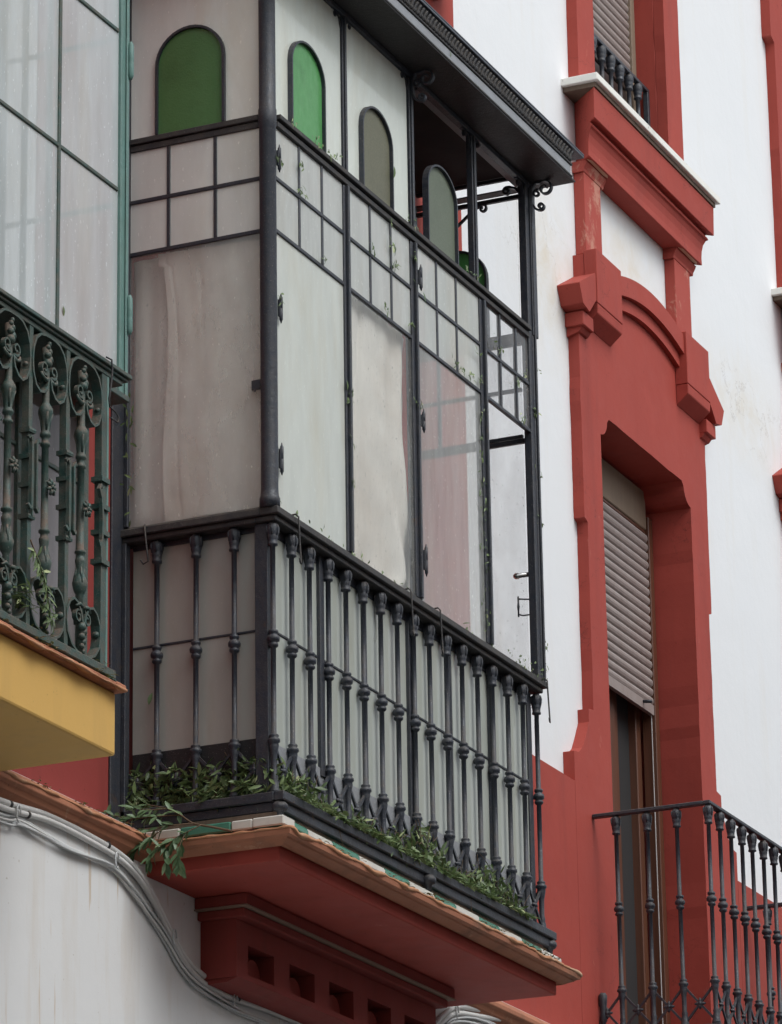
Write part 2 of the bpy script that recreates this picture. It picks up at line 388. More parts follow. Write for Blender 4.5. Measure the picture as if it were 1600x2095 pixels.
part(house, 'wall', m_white, wallfn, H)
part(house, 'ground_floor_wall', m_lowwhite, lambda b: b.box(-6, 14, -.11, .45, GZ, -1.034), H)
part(house, 'roof', m_terra, lambda b: b.box(-1.0, 14, -.4, 4, 8.004, 8.2), H)
part(house, 'back_room', m_room, lambda b: (b.box(-.9, 13.9, 1.6, 1.7, -1, 8), b.box(-.9, 13.9, .46, 1.6, -1.02, -1.0), b.box(-.9, 13.9, .46, 1.6, 2.6, 2.7)), H)

def dadofn(b):
    b.prism([(1.15, -1.03), (3.876, -1.03), (3.876, .07), (2.815, .07), (2.815, 2.2), (1.99, 2.2), (1.99, -.98), (1.15, -.98)], 'y', -.05, -.0005)
    b.box(1.15, 1.99, -.05, -.0005, 1.74, 2.2); b.box(1.95, 1.99, 0, .3, -.98, 1.74)
part(house, 'balcony_door_surround', m_red, dadofn, H)
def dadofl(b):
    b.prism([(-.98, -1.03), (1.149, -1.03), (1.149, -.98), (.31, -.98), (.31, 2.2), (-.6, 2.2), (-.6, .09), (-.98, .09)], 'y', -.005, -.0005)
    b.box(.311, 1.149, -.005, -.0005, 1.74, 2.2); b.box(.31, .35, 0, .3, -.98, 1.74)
part(house, 'painted_surround', m_redshade, dadofl, H)
part(house, 'overdoor_cornice', m_red, lambda b: (b.box(-.55, 2.782, -.05, -.0005, 2.95, 8), b.box(-.45, 2.60, -.15, -.0505, 3.03, 3.25), b.box(-.48, 2.66, -.19, -.0505, 3.08, 3.252)), H, .004)
for k in range(2):
    x0 = 5.845 + k*DX; x1 = 3.876 + (k+1)*DX
    part(house, 'base_band', m_red, lambda b: b.box(x0, x1, -.05, -.0005, -1.03, .07), H)

def jag(loop, step=.07, amp=.0016, seed=1, keep=lambda a, b: False):
    rj = random.Random(seed); out = []
    for i, a in enumerate(loop):
        b = loop[(i+1) % len(loop)]; out.append(a)
        L = math.hypot(b[0]-a[0], b[1]-a[1])
        if keep(a, b) or L < step*1.4: continue
        n = int(L/step); nx, nz = -(b[1]-a[1])/L, (b[0]-a[0])/L
        for k in range(1, n):
            t = (k+rj.uniform(-.3, .3))/n; j = rj.gauss(0, amp)
            if rj.random() < .05: j += rj.choice((-1, 1))*amp*2.2
            out.append((a[0]+(b[0]-a[0])*t+nx*j, a[1]+(b[1]-a[1])*t+nz*j))
    return out
def quarter(cx, cz, r, a0, a1, n=5):
    return [(cx + r*math.cos(a0+(a1-a0)*k/n), cz + r*math.sin(a0+(a1-a0)*k/n)) for k in range(n+1)]
def surround(dx):
    def fn(b):
        A = 4.86
        Lf = [(3.878, -1.03), (3.878, .198), (3.93, .205), (3.975, .235), (4.008, .285), (4.045, .345), (4.056, .365), (4.056, .422), (4.112, .430), (4.115, 1.258), (4.082, 1.270), (4.078, 2.28), (4.165, 2.30), (4.165, 2.50)]
        Rt = [(2*A-x, z) for x, z in reversed(Lf)]
        outer = [(x+dx, z) for x, z in Lf + Rt]
        Hl = [(4.302, -1.02), (4.302, 1.712)] + quarter(4.302, 1.80, .085, R_(-80), R_(-5), 5) + [(4.408, 1.812)]
        Hr = [(2*A-.003-x, z) for x, z in reversed(Hl)]
        outer = jag(outer, .06, .0016, 5, lambda a, c: max(a[1], c[1]) < .2 or abs(a[1]-c[1]) < .001 and a[1] > 2.4)
        b.prism(outer, 'y', -.05, -.0005, holes=[jag([(x+dx, z) for x, z in Hl + Hr], .09, .0012, 9, lambda a, c: a[1] < -1 and c[1] < -1)], hole_b=.30, back=False)
    s = part(house, 'door_surround', m_red, fn, H)
    # shoulder blocks, wings, arch, strips
    for sgn in (-1, 1):
        def blocks(b):
            f = lambda x: 4.87 + sgn*(x-4.87) + dx
            b.box(*sorted((f(4.165), f(4.462))), -.111, -.0505, 2.262, 2.516)
            # bevelled underside
            u0, u1 = sorted((f(4.165), f(4.462)))
            b.add([(u0, -.111, 2.260), (u1, -.111, 2.260), (u1, -.0505, 2.260), (u0, -.0505, 2.260), (u0+.004, -.108, 2.215), (u1-.004, -.108, 2.215), (u1-.004, -.0505, 2.165), (u0+.004, -.0505, 2.165)],
                  [(0, 1, 5, 4), (1, 2, 6, 5), (2, 3, 7, 6), (3, 0, 4, 7), (4, 5, 6, 7), (0, 3, 2, 1)])
        part(s, 'shoulder_block', m_red, blocks, H, .003)
    for sgn in (-1, 1):
        def wings(b):
            f = lambda x: 4.87 + sgn*(x-4.87) + dx
            p = [(f(4.1635), 2.40), (f(3.965), 2.288), (f(4.005), 2.205), (f(4.078), 2.19), (f(4.1635), 2.275)]
            b.prism(p, 'y', -.105, -.0012)
            b.box(*sorted((f(4.045), f(4.1632))), -.088, -.0012, 2.125, 2.1895)
            b.prism([(-.0012, 2.085), (-.06, 2.105), (-.075, 2.1245), (-.0012, 2.1245)], 'x', *sorted((f(4.062), f(4.1632))))
        part(s, 'wing_bracket', m_red, wings, H, .003)
    def archf(b):
        n = 18; X0, X1 = 4.4625, 5.2775
        for (zi, zo, y0) in (((2.405, 2.466), (2.497, 2.560), -.098), ((2.345, 2.405), (2.404, 2.465), -.074)):
            for k in range(n):
                xa, xb = X0+(X1-X0)*k/n, X0+(X1-X0)*(k+1)/n
                g = lambda x, r: r[0] + (r[1]-r[0])*(1-((x-4.87)/(.4075))**2)
                ins = .0008
                v = [(xa, y0, g(xa, zi)+ins), (xb, y0, g(xb, zi)+ins), (xb, y0, g(xb, zo)), (xa, y0, g(xa, zo))]
                v += [(x, -.0503, z) for x, y, z in v]
                b.add([(x+dx, y, z) for x, y, z in v], [(0, 1, 2, 3), (3, 2, 6, 7), (0, 4, 5, 1)], False)
    part(s, 'arch_moulding', m_red, archf, H)
    for (xa, xb, xc, xd) in ((4.203, 4.395, 4.19, 4.43), (5.325, 5.525, 5.31, 5.57)):
        def strips(b):
            b.box(xa+dx, xb+dx, -.052, -.0005, 2.5165, 2.8995)
            b.prism([(-.0005, 2.90), (-.052, 2.90), (-.055, 2.915), (-.066, 2.935), (-.070, 2.949), (-.0005, 2.949)], 'x', xc+dx, xd+dx)
        part(s, 'upper_pilaster', m_redchalk, strips, H, .003)
    def ped(b):
        prof = [(-.0006, 2.950), (-.095, 2.950), (-.094, 2.985), (-.096, 3.020), (-.102, 3.052), (-.113, 3.076), (-.122, 3.080), (-.122, 3.090), (-.112, 3.098), (-.112, 3.106), (-.144, 3.106), (-.147, 3.252), (-.0006, 3.252)]
        # mitred ends: wider as it projects
        n = len(prof); vs = []
        for x, sgn in ((4.195, -1), (5.545, 1)):
            for y, z in prof: vs.append((x + sgn*(-y-.05)*.9 + dx, y, z))
        fs = [tuple(range(n)), tuple(range(2*n-1, n-1, -1))] + [(i, (i+1) % n, n+(i+1) % n, n+i) for i in range(n)]
        b.add(vs, fs)
    p = part(s, 'pediment', m_red, ped, H, .003)
    for xa in (4.185, 5.32): part(p, 'bare_edge', m_cream, lambda b: b.prism([(xa+dx, -.074), (xa+.03+dx, -.088), (xa+.21+dx, -.088), (xa+.24+dx, -.078), (xa+.2+dx, -.072)], 'z', 2.9492, 2.9515), H)
    part(p, 'coping_slab', m_marble, lambda b: b.box(4.088+dx, 5.662+dx, -.172, .1, 3.274, 3.309), H, .003)
    part(p, 'slab_bedding', m_oldwood, lambda b: b.box(4.11+dx, 5.64+dx, -.153, .1, 3.2525, 3.2738), H)
    # window surround above
    def up(b):
        zt = 5.9
        b.prism(jag([(4.182+dx, 3.3095), (4.385+dx, 3.3095), (4.385+dx, 5.6), (5.315+dx, 5.6), (5.315+dx, 3.3095), (5.515+dx, 3.3095), (5.515+dx, 4.68), (5.56+dx, 4.70), (5.56+dx, zt), (4.135+dx, zt), (4.135+dx, 4.70), (4.182+dx, 4.68)], .08, .0014, 3, lambda a, c: abs(a[1]-c[1]) < .001), 'y', -.05, -.0005)
        b.box(4.33+dx, 4.385+dx, .0, .3, 3.31, 5.6); b.box(5.315+dx, 5.37+dx, .0, .3, 3.31, 5.6)
    part(house, 'window_surround', m_red, up, H, .004)
    return s
def slats(b, x0, x1, z0, z1, y, pitch=.0426):
    n = int((z1-z0)/pitch); pr = [(0, .0), (-.006, .006), (-.0095, .016), (-.0095, .026), (-.006, .034), (.0, .0385)]
    for k in range(n):
        zb = z1 - (k+1)*pitch; m = len(pr)
        vs = [(x, y+dy, zb+dz) for x in (x0, x1) for dy, dz in pr] ; 
        b.add(vs, [(i, i+1, m+i+1, m+i) for i in range(m-1)], False)
        b.box(x0, x1, y+.001, y+.004, zb+.0385, zb+pitch)
    return z1 - n*pitch
def doorset(dx):
    def frame(b):
        b.box(4.31+dx, 4.345+dx, .135, .20, -1.0, 1.80); b.box(5.355+dx, 5.405+dx, .135, .20, -1.0, 1.68); b.box(4.345+dx, 5.355+dx, .15, .20, 1.60, 1.615)
    d = part(house, 'balcony_door', m_wood, frame, H, .003)
    part(d, 'shutter_box', m_woodgrey, lambda b: b.box(4.345+dx, 5.354+dx, .145, .2, 1.616, 1.80), H, .004)
    def sh(b): zb = slats(b, 4.347+dx, 5.353+dx, .775, 1.598, .150); b.box(4.347+dx, 5.353+dx, .140, .160, zb-.045, zb)
    r = part(d, 'roller_shutter', m_shutter, sh, H)
    tag(r, 'dusty brown roller shutter lowered about a third')
    part(d, 'pull_tab', m_black, lambda b: b.tube([(5.22+dx, .14, .775), (5.22+dx, .10, .77)], .008), H)
    def leaves(b):
        for xa, xb, ya in ((4.352, 4.375, .21), (4.935, 4.965, .215), (4.968, 5.025, .205), (5.028, 5.05, .212), (5.053, 5.10, .22), (5.29, 5.348, .205)): b.box(xa+dx, xb+dx, ya, .25, -1.0, 1.62)
        b.box(4.375+dx, 4.93+dx, .235, .25, -1.0, -.86); b.box(5.10+dx, 5.29+dx, .235, .25, -1.0, -.86)
    part(d, 'door_leaf', m_wood, leaves, H, .004)
    part(d, 'door_glass', m_doorglass, lambda b: (b.box(4.375+dx, 4.93+dx, .242, .246, -.86, 1.62), b.box(5.10+dx, 5.29+dx, .242, .246, -.86, 1.62)), H)
    part(d, 'inner_screen', m_screen, lambda b: b.box(4.80+dx, 4.852+dx, .225, .2415, -.86, 1.62), H)
    part(d, 'guide_rail', m_cable, lambda b: b.box(5.346+dx, 5.3495+dx, .150, .153, -1.0, .77), H)
    part(d, 'room_curtain', m_room, lambda b: b.box(4.30+dx, 5.42+dx, .36, .38, -1, 1.86), H)
    def wframe(b):
        b.box(4.39+dx, 4.42+dx, .10, .16, 3.31, 5.6); b.box(5.265+dx, 5.3145+dx, .095, .16, 3.31, 5.6)
    wn = part(house, 'window', m_woodgrey, wframe, H, .003)
    def sh2(b): zb = slats(b, 4.421+dx, 5.264+dx, 3.84, 5.6, .115); b.box(4.421+dx, 5.264+dx, .105, .125, zb-.04, zb)
    part(wn, 'roller_shutter', m_shutter, sh2, H)
    part(wn, 'casement', m_wooddk, lambda b: [b.box(4.421+dx, 5.264+dx, .13, .16, 3.31+i*.075, 3.31+i*.075+.06) for i in range(7)], H, .004)
surround(0); doorset(0); surround(DX); doorset(DX)

# string course, slab and console
def course(x0, x1):
    prof = [(-.1102, -1.035), (-.128, -1.045), (-.160, -1.075), (-.160, -1.092), (-.146, -1.100), (-.138, -1.116), (-.1102, -1.138)]
    return lambda b: b.prism(prof, 'x', x0, x1)
part(house, 'string_course', m_terra, course(-6, -.035), H, .002)
part(house, 'string_course', m_terra, course(2.285, 14), H, .002)
def ring_prof(prof, x0, x1, y_ref):
    """moulding running round the slab's three free sides; prof = (projection beyond y_ref, z)"""
    def fn(b):
        n = len(prof); vs = []
        path = [(x0, -.006, -1, 0), (x0, y_ref, -1, -1), (x1, y_ref, 1, -1), (x1, -.0505, 1, 0)]
        for px, py, sx, sy in path:
            for o, z in prof: vs.append((px + sx*o, py + sy*o, z))
        fs = [(k*n+i, k*n+i+1, (k+1)*n+i+1, (k+1)*n+i) for k in range(3) for i in range(n-1)]
        b.add(vs, fs)
    return fn
part(house, 'balcony_slab', m_red, lambda b: (b.box(-.018, 2.288, -.578, -.0505, -1.173, -1.06), b.box(-.018, .5, -.0503, -.006, -1.173, -1.06)), H, .004)
part(house, 'slab_moulding', m_terra, ring_prof([(-.02, -1.124), (.010, -1.126), (.018, -1.133), (.030, -1.126), (.050, -1.118), (.054, -1.113), (.068, -1.109), (.071, -1.094), (.060, -1.089), (.03, -1.082), (-.02, -1.070)], -.018, 2.288, -.578), H)
def console(b):
    b.box(.315, 2.005, -.300, -.1102, -1.212, -1.1735)
    b.box(.335, 1.985, -.280, -.1102, -1.245, -1.2165)
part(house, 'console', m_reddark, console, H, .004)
part(house, 'console_fillet', m_fillet, lambda b: b.box(.313, 2.007, -.302, -.1102, -1.2164, -1.2122), H)
def band_(b):
    xs = [.445+i*.311 for i in range(5)]
    holes = [[(x, -1.415), (x, -1.318), (x+.195, -1.318), (x+.195, -1.415)] for x in xs]
    b.prism([(.36, -1.435), (1.965, -1.435), (1.965, -1.2455), (.36, -1.2455)], 'y', -.24, -.1102, holes=holes, hole_b=-.155, back=False)
    b.box(.363, 1.962, -.156, -.1102, -1.43, -1.25)
    for x in xs:   # rounded inner corbel in each niche
        pts = [(x+.001, -1.414)] + quarter(x+.10, -1.414, .09, math.pi, 0, 10) + [(x+.194, -1.414)]
        b.prism([(x+.08, -1.414)] + quarter(x+.137, -1.39, .055, math.pi, 0, 10) + [(x+.192, -1.414)], 'y', -.19, -.156)
    b.prism([(-.238, -1.4355), (-.1102, -1.4355), (-.1102, -1.452), (-.20, -1.448)], 'x', .37, 1.955)
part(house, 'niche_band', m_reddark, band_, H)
def lip(path, r, seed, step=.02, droop=.010):
    def fn(b):
        rj = random.Random(seed); pts = []; tp = []
        for a, c in zip(path[:-1], path[1:]):
            a = Vector(a); c = Vector(c); n = max(2, int((c-a).length/step))
            for k in range(n):
                t = k/n; q = a + (c-a)*t; w_ = noise.noise(Vector((q.x*7+seed, q.y*7, 0))); w2 = noise.noise(Vector((q.x*26, q.y*26, seed)))
                pts.append(q + Vector((0, 0, -droop*max(0, w_)*1.6 + .003*w2))); tp.append(max(.35, 1 + 1.1*w_ + .7*w2))
        pts.append(Vector(path[-1])); tp.append(1)
        b.sweep(pts, [(-r, -r*.55), (0, -r*.9), (r, -r*.5), (r*.8, r*.5), (0, r*.75), (-r, r*.5)], (0, 0, 1), True, tp)
    return fn
part(house, 'mortar_lip', m_mortar, lip([(-.082, -.02, -1.088), (-.086, -.644, -1.088), (2.355, -.644, -1.086), (2.352, -.06, -1.086)], .0075, 4), H)
part(house, 'mortar_lip', m_mortar, lip([(-2.5, -.158, -1.073), (-.06, -.158, -1.071)], .007, 9), H)
# tiles edging the slab: alternating white and green
txs = [-.04, .141, .327, .531, .734, .93, 1.14, 1.322, 1.522, 1.706, 1.908, 2.09, 2.28]
tprof = [(-.50, -1.066), (-.596, -1.066), (-.604, -1.060), (-.604, -1.046), (-.598, -1.037), (-.585, -1.034), (-.50, -1.034)]
for i in range(12):
    dz = random.uniform(-.0015, .0015)
    tt = part(house, 'edge_tile', m_tileg if i % 2 == 0 else m_tilew, lambda b: b.prism([(y, z+dz) for y, z in tprof], 'x', txs[i]+.0015, txs[i+1]-.0015), H, .002)
    tt['label'] = 'green glazed tile' if i % 2 == 0 else 'white glazed tile'
for i, (ya, yb) in enumerate(((-.6, -.42), (-.42, -.24), (-.24, -.06))):
    tt = part(house, 'edge_tile', m_tilew if i % 2 == 0 else m_tileg, lambda b: b.box(-.043, .05, ya+(.105 if i == 0 else .0015), yb-.0015, -1.0658, -1.0345), H, .004)
    if i == 0: part(house, 'edge_tile', m_tilew, lambda b: b.box(-.0445, .04, -.606, -.4965, -1.0655, -1.0338), H, .004)
part(house, 'slab_paving', m_oldwood, lambda b: b.box(-.01, 2.26, -.57, -.0508, -1.034, -1.012), H)

# ------------------------------------------------------------------ unseen house behind the camera, added to block low sky light
O = (2, -8.8, GZ)
op = thing('unseen_opposite_house', O, 'unseen pale grey house added across the street to block low light', 'house')
def opw(b):
    for k in range(-9, 12):
        xa = k*2.6
        b.box(xa-1.3, xa-.5, -9.2, -8.8, GZ, 3.4); b.box(xa-.5, xa+.5, -9.2, -8.8, GZ, GZ+.4); b.box(xa-.5, xa+.5, -9.2, -8.8, GZ+2.7, GZ+4.3); b.box(xa-.5, xa+.5, -9.2, -8.8, GZ+6.6, 3.4); b.box(xa+.5, xa+1.3, -9.2, -8.8, GZ, 3.4)
part(op, 'wall', m_lowwhite, opw, O)
part(op, 'roof', m_terra, lambda b: b.box(-25, 30.5, -12, -8.5, 3.405, 3.6), O)
part(op, 'window_glass', m_doorglass, lambda b: b.box(-24.6, 29.8, -9.25, -9.21, GZ, 3.4), O)
# ------------------------------------------------------------------ neighbouring ochre house
N = (-3, 0, GZ)
nb = thing('neighbouring_house', N, 'ochre plastered house at the left edge with a projecting balcony slab', 'house')
part(nb, 'wall', m_yellow, lambda b: b.box(-8, -1.004, -.02, .45, -1.03, 8), N)
part(nb, 'balcony_slab', m_yellow, lambda b: b.box(-3.3, -1.102, -.572, -.0205, -1.098, -.9075), N, .008, 2)
def terr(b):
    # chipped brick edge
    x = -3.32; rr = random.Random(3)
    while x < -1.10:
        x2 = min(x+.14+rr.random()*.1, -1.088); d = rr.random()*.008
        b.box(x, x2-.002, -.602+d, -.0206, -.907, -.884-rr.random()*.003); x = x2
part(nb, 'brick_edging', m_terra, terr, N, .004)

part(nb, 'mortar_lip', m_mortar, lip([(-3.3, -.600, -.8995), (-1.092, -.600, -.9005)], .006, 2), N)
# ------------------------------------------------------------------ black iron glazed balcony
B = (1.13, -.3, -1.01)
bay = thing('glazed_balcony', B, 'black iron glazed balcony with green arched panes and leaves caught in its railing', 'balcony')
XR = 2.26
# sill rail
def sill(b):
    b.box(-.028, 2.268, -.586, -.52, -.026, -.001); b.box(-.028, .05, -.5198, -.0055, -.026, -.001); b.box(2.20, 2.268, -.5198, -.0505, -.026, -.001)
    b.box(-.015, 2.255, -.572, -.50, -.045, -.0265); b.box(-.015, .05, -.4998, -.0055, -.045, -.0265); b.box(2.19, 2.255, -.4998, -.0505, -.045, -.0265)
    b.box(.0, 2.245, -.566, -.545, .0, .012); b.box(0, .018, -.5448, -.0055, .0, .012)
part(bay, 'sill_rail', m_blackdusty, sill, B, .003)
# corner column
cprof = [(.034, 0), (.034, .03), (.030, .04), (.0285, .06), (.0285, 1.34), (.031, 1.345), (.031, 1.40), (.0285, 1.405), (.0285, 1.985), (.033, 1.99), (.033, 2.0)]
part(bay, 'corner_column', m_black, lambda b: b.lathe((-.008, -.548, 0), cprof, 20), B)
def rpost(b):
    b.box(2.215, 2.245, -.572, -.54, .0, 2.0); b.box(2.246, 2.276, -.575, -.535, .0, 1.37); b.box(2.250, 2.298, -.578, -.53, 1.37, 2.0)
    b.box(2.252, 2.262, -.584, -.5755, .0, 1.99)
part(bay, 'corner_post', m_black, rpost, B, .003)
part(bay, 'wall_post', m_black, lambda b: (b.box(-.086, .012, -.014, -.0055, -1.02, 2.2), b.box(-.02, .012, -.03, -.0145, -1.0, -.046), b.box(-.010, .012, -.03, -.0145, .0125, 2.0)), B, .002)
part(bay, 'wall_post', m_black, lambda b: b.box(2.25, 2.28, -.090, -.0505, -1.0, 2.0), B, .003)
for x0, x1, u0, u1 in ((.548, .583, .553, .577), (1.115, 1.165, 1.124, 1.150), (1.740, 1.790, 1.699, 1.727)):
    def fn(b):
        b.box(x0, x1, -.570, -.542, .012, 1.342)
        b.box((x0+x1)/2-.004, (x0+x1)/2+.008, -.582, -.5705, .012, 1.342)
        b.box(u0, u1, -.570, -.545, 1.396, 1.984); b.box(u0+.008, u1-.004, -.577, -.5705, 1.396, 1.984)
    part(bay, 'mullion', m_black, fn, B, .002)
def transom(b):
    b.box(.02, 2.214, -.584, -.545, 1.374, 1.392); b.box(.02, 2.214, -.574, -.548, 1.348, 1.368); b.box(.02, 2.214, -.566, -.55, 1.3682, 1.3738)
    b.box(-.012, .014, -.515, -.0305, 1.372, 1.392); b.box(-.006, .012, -.515, -.0305, 1.346, 1.368)
    b.box(XR-.012, XR+.014, -.535, -.092, 1.346, 1.392)
part(bay, 'transom_rail', m_blackdusty, transom, B, .002)
# panels: frame bars with panes as children
def panel(name, x0, x1, bars, mats_, arch_box, main, upper):
    def fr(b):
        for z in (1.163, .974): b.box(x0, x1, -.568, -.553, z-.007, z+.007)
        for x in bars: b.box(x-.0065, x+.0065, -.567, -.554, .981, 1.156) ; 
        for x in bars: b.box(x-.0065, x+.0065, -.567, -.554, 1.170, 1.3478)
    p = part(bay, 'casement_frame', m_black, fr, B, .0015)
    part(p, 'small_panes', mats_[0], lambda b: b.box(x0, x1, -.5625, -.5585, .98, 1.346), B)
    if main: part(p, 'pane', main, lambda b: b.box(x0, x1, -.562, -.558, .012, .967), B)
    if upper: 
        ax0, ax1, zt = arch_box
        def up_(b): b.prism([(x0, 1.393), (x0, 1.984), (x1, 1.984), (x1, 1.393)], 'y', -.562, -.558, holes=[arch(ax0+.004, ax1-.004, 1.3935, zt-.10, zt-.004)])
        part(p, 'upper_pane', upper, up_, B)
    if arch_box:
        ax0, ax1, zt = arch_box
        a = arch(ax0, ax1, 1.393, zt-.105, zt, 18)
        f = part(p, 'arch_frame', m_black, lambda b: b.band([(x, -.568, z) for x, z in a], (0, 1, 0), .024, .0075), B)
        part(f, 'arched_pane', mats_[1], lambda b: b.prism(arch(ax0+.004, ax1-.004, 1.3936, zt-.105, zt-.004, 18), 'y', -.5675, -.5635), B)
    return p
panel('p1', .018, .548, (.2, .38), (m_panewhite, m_gglass), (.125, .385, 1.743), m_frost, m_frost)
panel('p2', .583, 1.115, (.773, .95), (m_panewhite, m_aglass), (.698, .949, 1.730), m_curt_glass, m_frost)
panel('p3', 1.165, 1.740, (1.35, 1.528), (m_panewhite, m_aglass2), (1.262, 1.525, 1.727), m_clear, None)
panel('p4', 1.790, 2.215, (1.94, 2.095), (m_clearside, None), None, None, None)
# side casements (left and right ends)
def side(x, mats_, end, flip):
    y0, y1 = -.518, end
    def fr(b):
        for z in (1.163, .974): b.box(x-.007, x+.008, y0, y1, z-.007, z+.007)
        for y in (-.175, -.350):
            b.box(x-.006, x+.007, y-.0065, y+.0065, .981, 1.156); b.box(x-.006, x+.007, y-.0065, y+.0065, 1.170, 1.346)
    p = part(bay, 'side_frame', m_black, fr, B, .0015)
    part(p, 'small_panes', mats_[0], lambda b: b.box(x-.002, x+.002, y0, y1, .98, 1.346), B)
    part(p, 'pane', mats_[1], lambda b: b.box(x-.002, x+.002, y0, y1, .012, .967), B)
    a0, a1, zt = -.385, -.133, 1.766
    part(p, 'upper_pane', mats_[2], lambda b: b.prism([(y0, 1.393), (y0, 1.94 if flip else 1.99), (y1, 1.94 if flip else 1.99), (y1, 1.393)], 'x', x-.002, x+.002, holes=[arch(a0+.004, a1-.004, 1.3935, zt-.12, zt-.004)]), B)
    f = part(p, 'arch_frame', m_black, lambda b: b.band([(x-.004, y, z) for y, z in arch(a0, a1, 1.393, zt-.125, zt, 18)], (1, 0, 0), .024, .009), B)
    part(f, 'arched_pane', mats_[3], lambda b: b.prism(arch(a0+.004, a1-.004, 1.3936, zt-.125, zt-.004, 18), 'x', x-.006, x-.002), B)
    return p
side(0.002, (m_frostside, m_sideclean, m_frostside, m_gglass_shade), -.031, False)
side(XR, (m_clearside, m_clearside, m_clearside, m_gglass), -.091, True)
for za, zb in ((1.946, 1.963), (2.03, 2.0448), (.946, .964)): part(bay, 'side_rail', m_black, lambda b: b.box(XR-.008, XR+.008, -.534, -.095, za, zb), B, .002)
# lower glazing behind the balusters
def lowfr(b):
    for x in (.40, 1.12, 1.835): b.box(x-.016, x+.016, -.540, -.512, -.80, -.0455)
    for x in (.757, 1.478): b.box(x-.014, x-.002, -.532, -.512, -.80, -.0455); b.box(x+.004, x+.014, -.532, -.512, -.80, -.0455)
    b.box(.0, .034, -.534, -.488, -1.0, -.0455); b.box(2.19, 2.225, -.534, -.488, -1.0, -.0455)
    for z in (-.395,): b.box(.035, 2.19, -.530, -.520, z-.0045, z+.0045)
    b.box(.035, 2.19, -.530, -.515, -.075, -.0455); b.box(.028, .040, -.4875, -.031, -.395-.004, -.395+.004); b.box(.026, .042, -.4875, -.031, -.062, -.0455)
lf = part(bay, 'lower_frame', m_black, lowfr, B, .0015)
part(lf, 'lower_panes', m_lowglass, lambda b: b.box(.036, 2.189, -.5265, -.5235, -.770, -.074), B)
part(lf, 'lower_panes', m_lowside, lambda b: b.box(.032, .035, -.4874, -.031, -.752, -.062), B)
part(lf, 'lower_panes', m_lowglass, lambda b: b.box(2.206, 2.209, -.4874, -.0505, -.752, -.062), B)
part(bay, 'skirt_panel', m_grey, lambda b: (b.box(.035, 2.189, -.534, -.512, -1.01, -.7705), b.box(2.20, 2.22, -.4878, -.0505, -1.01, -.7525)), B, .002)
part(bay, 'skirt_panel', m_soffit, lambda b: b.box(.030, .045, -.4878, -.031, -1.01, -.7525), B, .002)
# bottom rail and feet
def brail(b):
    b.box(-.02, 2.262, -.596, -.560, -.978, -.948); b.box(-.02, .020, -.5598, -.0055, -.978, -.948); b.box(2.222, 2.262, -.5598, -.0505, -.978, -.948)
    b.box(-.008, 2.250, -.584, -.565, -1.010, -.9785); b.box(-.008, .012, -.5648, -.0055, -1.010, -.9785)
part(bay, 'bottom_rail', m_black, brail, B, .003)
foot = None
for x, y in ((.0, -.572), (1.12, -.590), (2.24, -.575)):
    part(bay, 'ball_foot', m_black, lambda b: b.lathe((x, y, -.978), [(.010, 0), (.018, -.003), (.026, -.012), (.027, -.022), (.022, -.031), (.012, -.036), (.010, -.06)], 14), B)
# balusters
bprof = [(.013, -.0455), (.013, -.050), (.0180, -.053), (.0205, -.060), (.0205, -.074), (.0190, -.085), (.0170, -.091), (.0182, -.095), (.0158, -.103), (.0148, -.114), (.0168, -.117), (.0168, -.123), (.0088, -.126),
         (.0088, -.406), (.0150, -.409), (.0165, -.414), (.0150, -.419), (.0115, -.423), (.0180, -.428), (.0215, -.436), (.0200, -.445), (.0120, -.450), (.0165, -.455), (.0165, -.461), (.0120, -.466), (.0088, -.468),
         (.0088, -.753), (.0140, -.755), (.0165, -.760), (.0130, -.765), (.0195, -.770), (.0205, -.778), (.0150, -.784), (.0160, -.793), (.0130, -.808), (.0100, -.825), (.0095, -.885), (.0130, -.895), (.0110, -.903), (.0145, -.915), (.0150, -.930), (.0185, -.940), (.0185, -.948)]
def baluster_mesh(b, x, y, z=0):
    b.lathe((x, y, z), list(reversed(bprof)), 14)
    for k in range(6):   # acanthus lobes on the capital
        a = k*math.pi/3+.3; b.tube([(x+.0165*math.cos(a), y+.0165*math.sin(a), z-.090), (x+.0200*math.cos(a), y+.0200*math.sin(a), z-.074), (x+.0212*math.cos(a), y+.0212*math.sin(a), z-.062), (x+.018*math.cos(a), y+.018*math.sin(a), z-.056)], .0034, 5)
def cross_mesh(b, p0, p1, z=0):
    p0 = Vector((*p0, 0)); p1 = Vector((*p1, 0)); d = (p1-p0).normalized(); mid = (p0+p1)/2; n = Vector((-d.y, d.x, 0))
    a = p0 + d*.010; c = p1 - d*.010
    for za, zc in ((-.795, -.925), (-.925, -.795)):
        b.band([a+Vector((0, 0, z+za)), c+Vector((0, 0, z+zc))], n, .008, .009)
    mz = z-.860
    for k in range(4):
        e = d*math.cos(k*math.pi/2) + Vector((0, 0, 1))*math.sin(k*math.pi/2); m0 = mid+Vector((0, 0, mz))
        b.tube([m0, m0+e*.010, m0+e*.018, m0+e*.024], .007, 6, [1, 1.15, .9, .3])
    b.lathe((mid.x, mid.y, mz), [(.002, -.011), (.009, -.006), (.0105, 0), (.009, .006), (.002, .011)], 8)
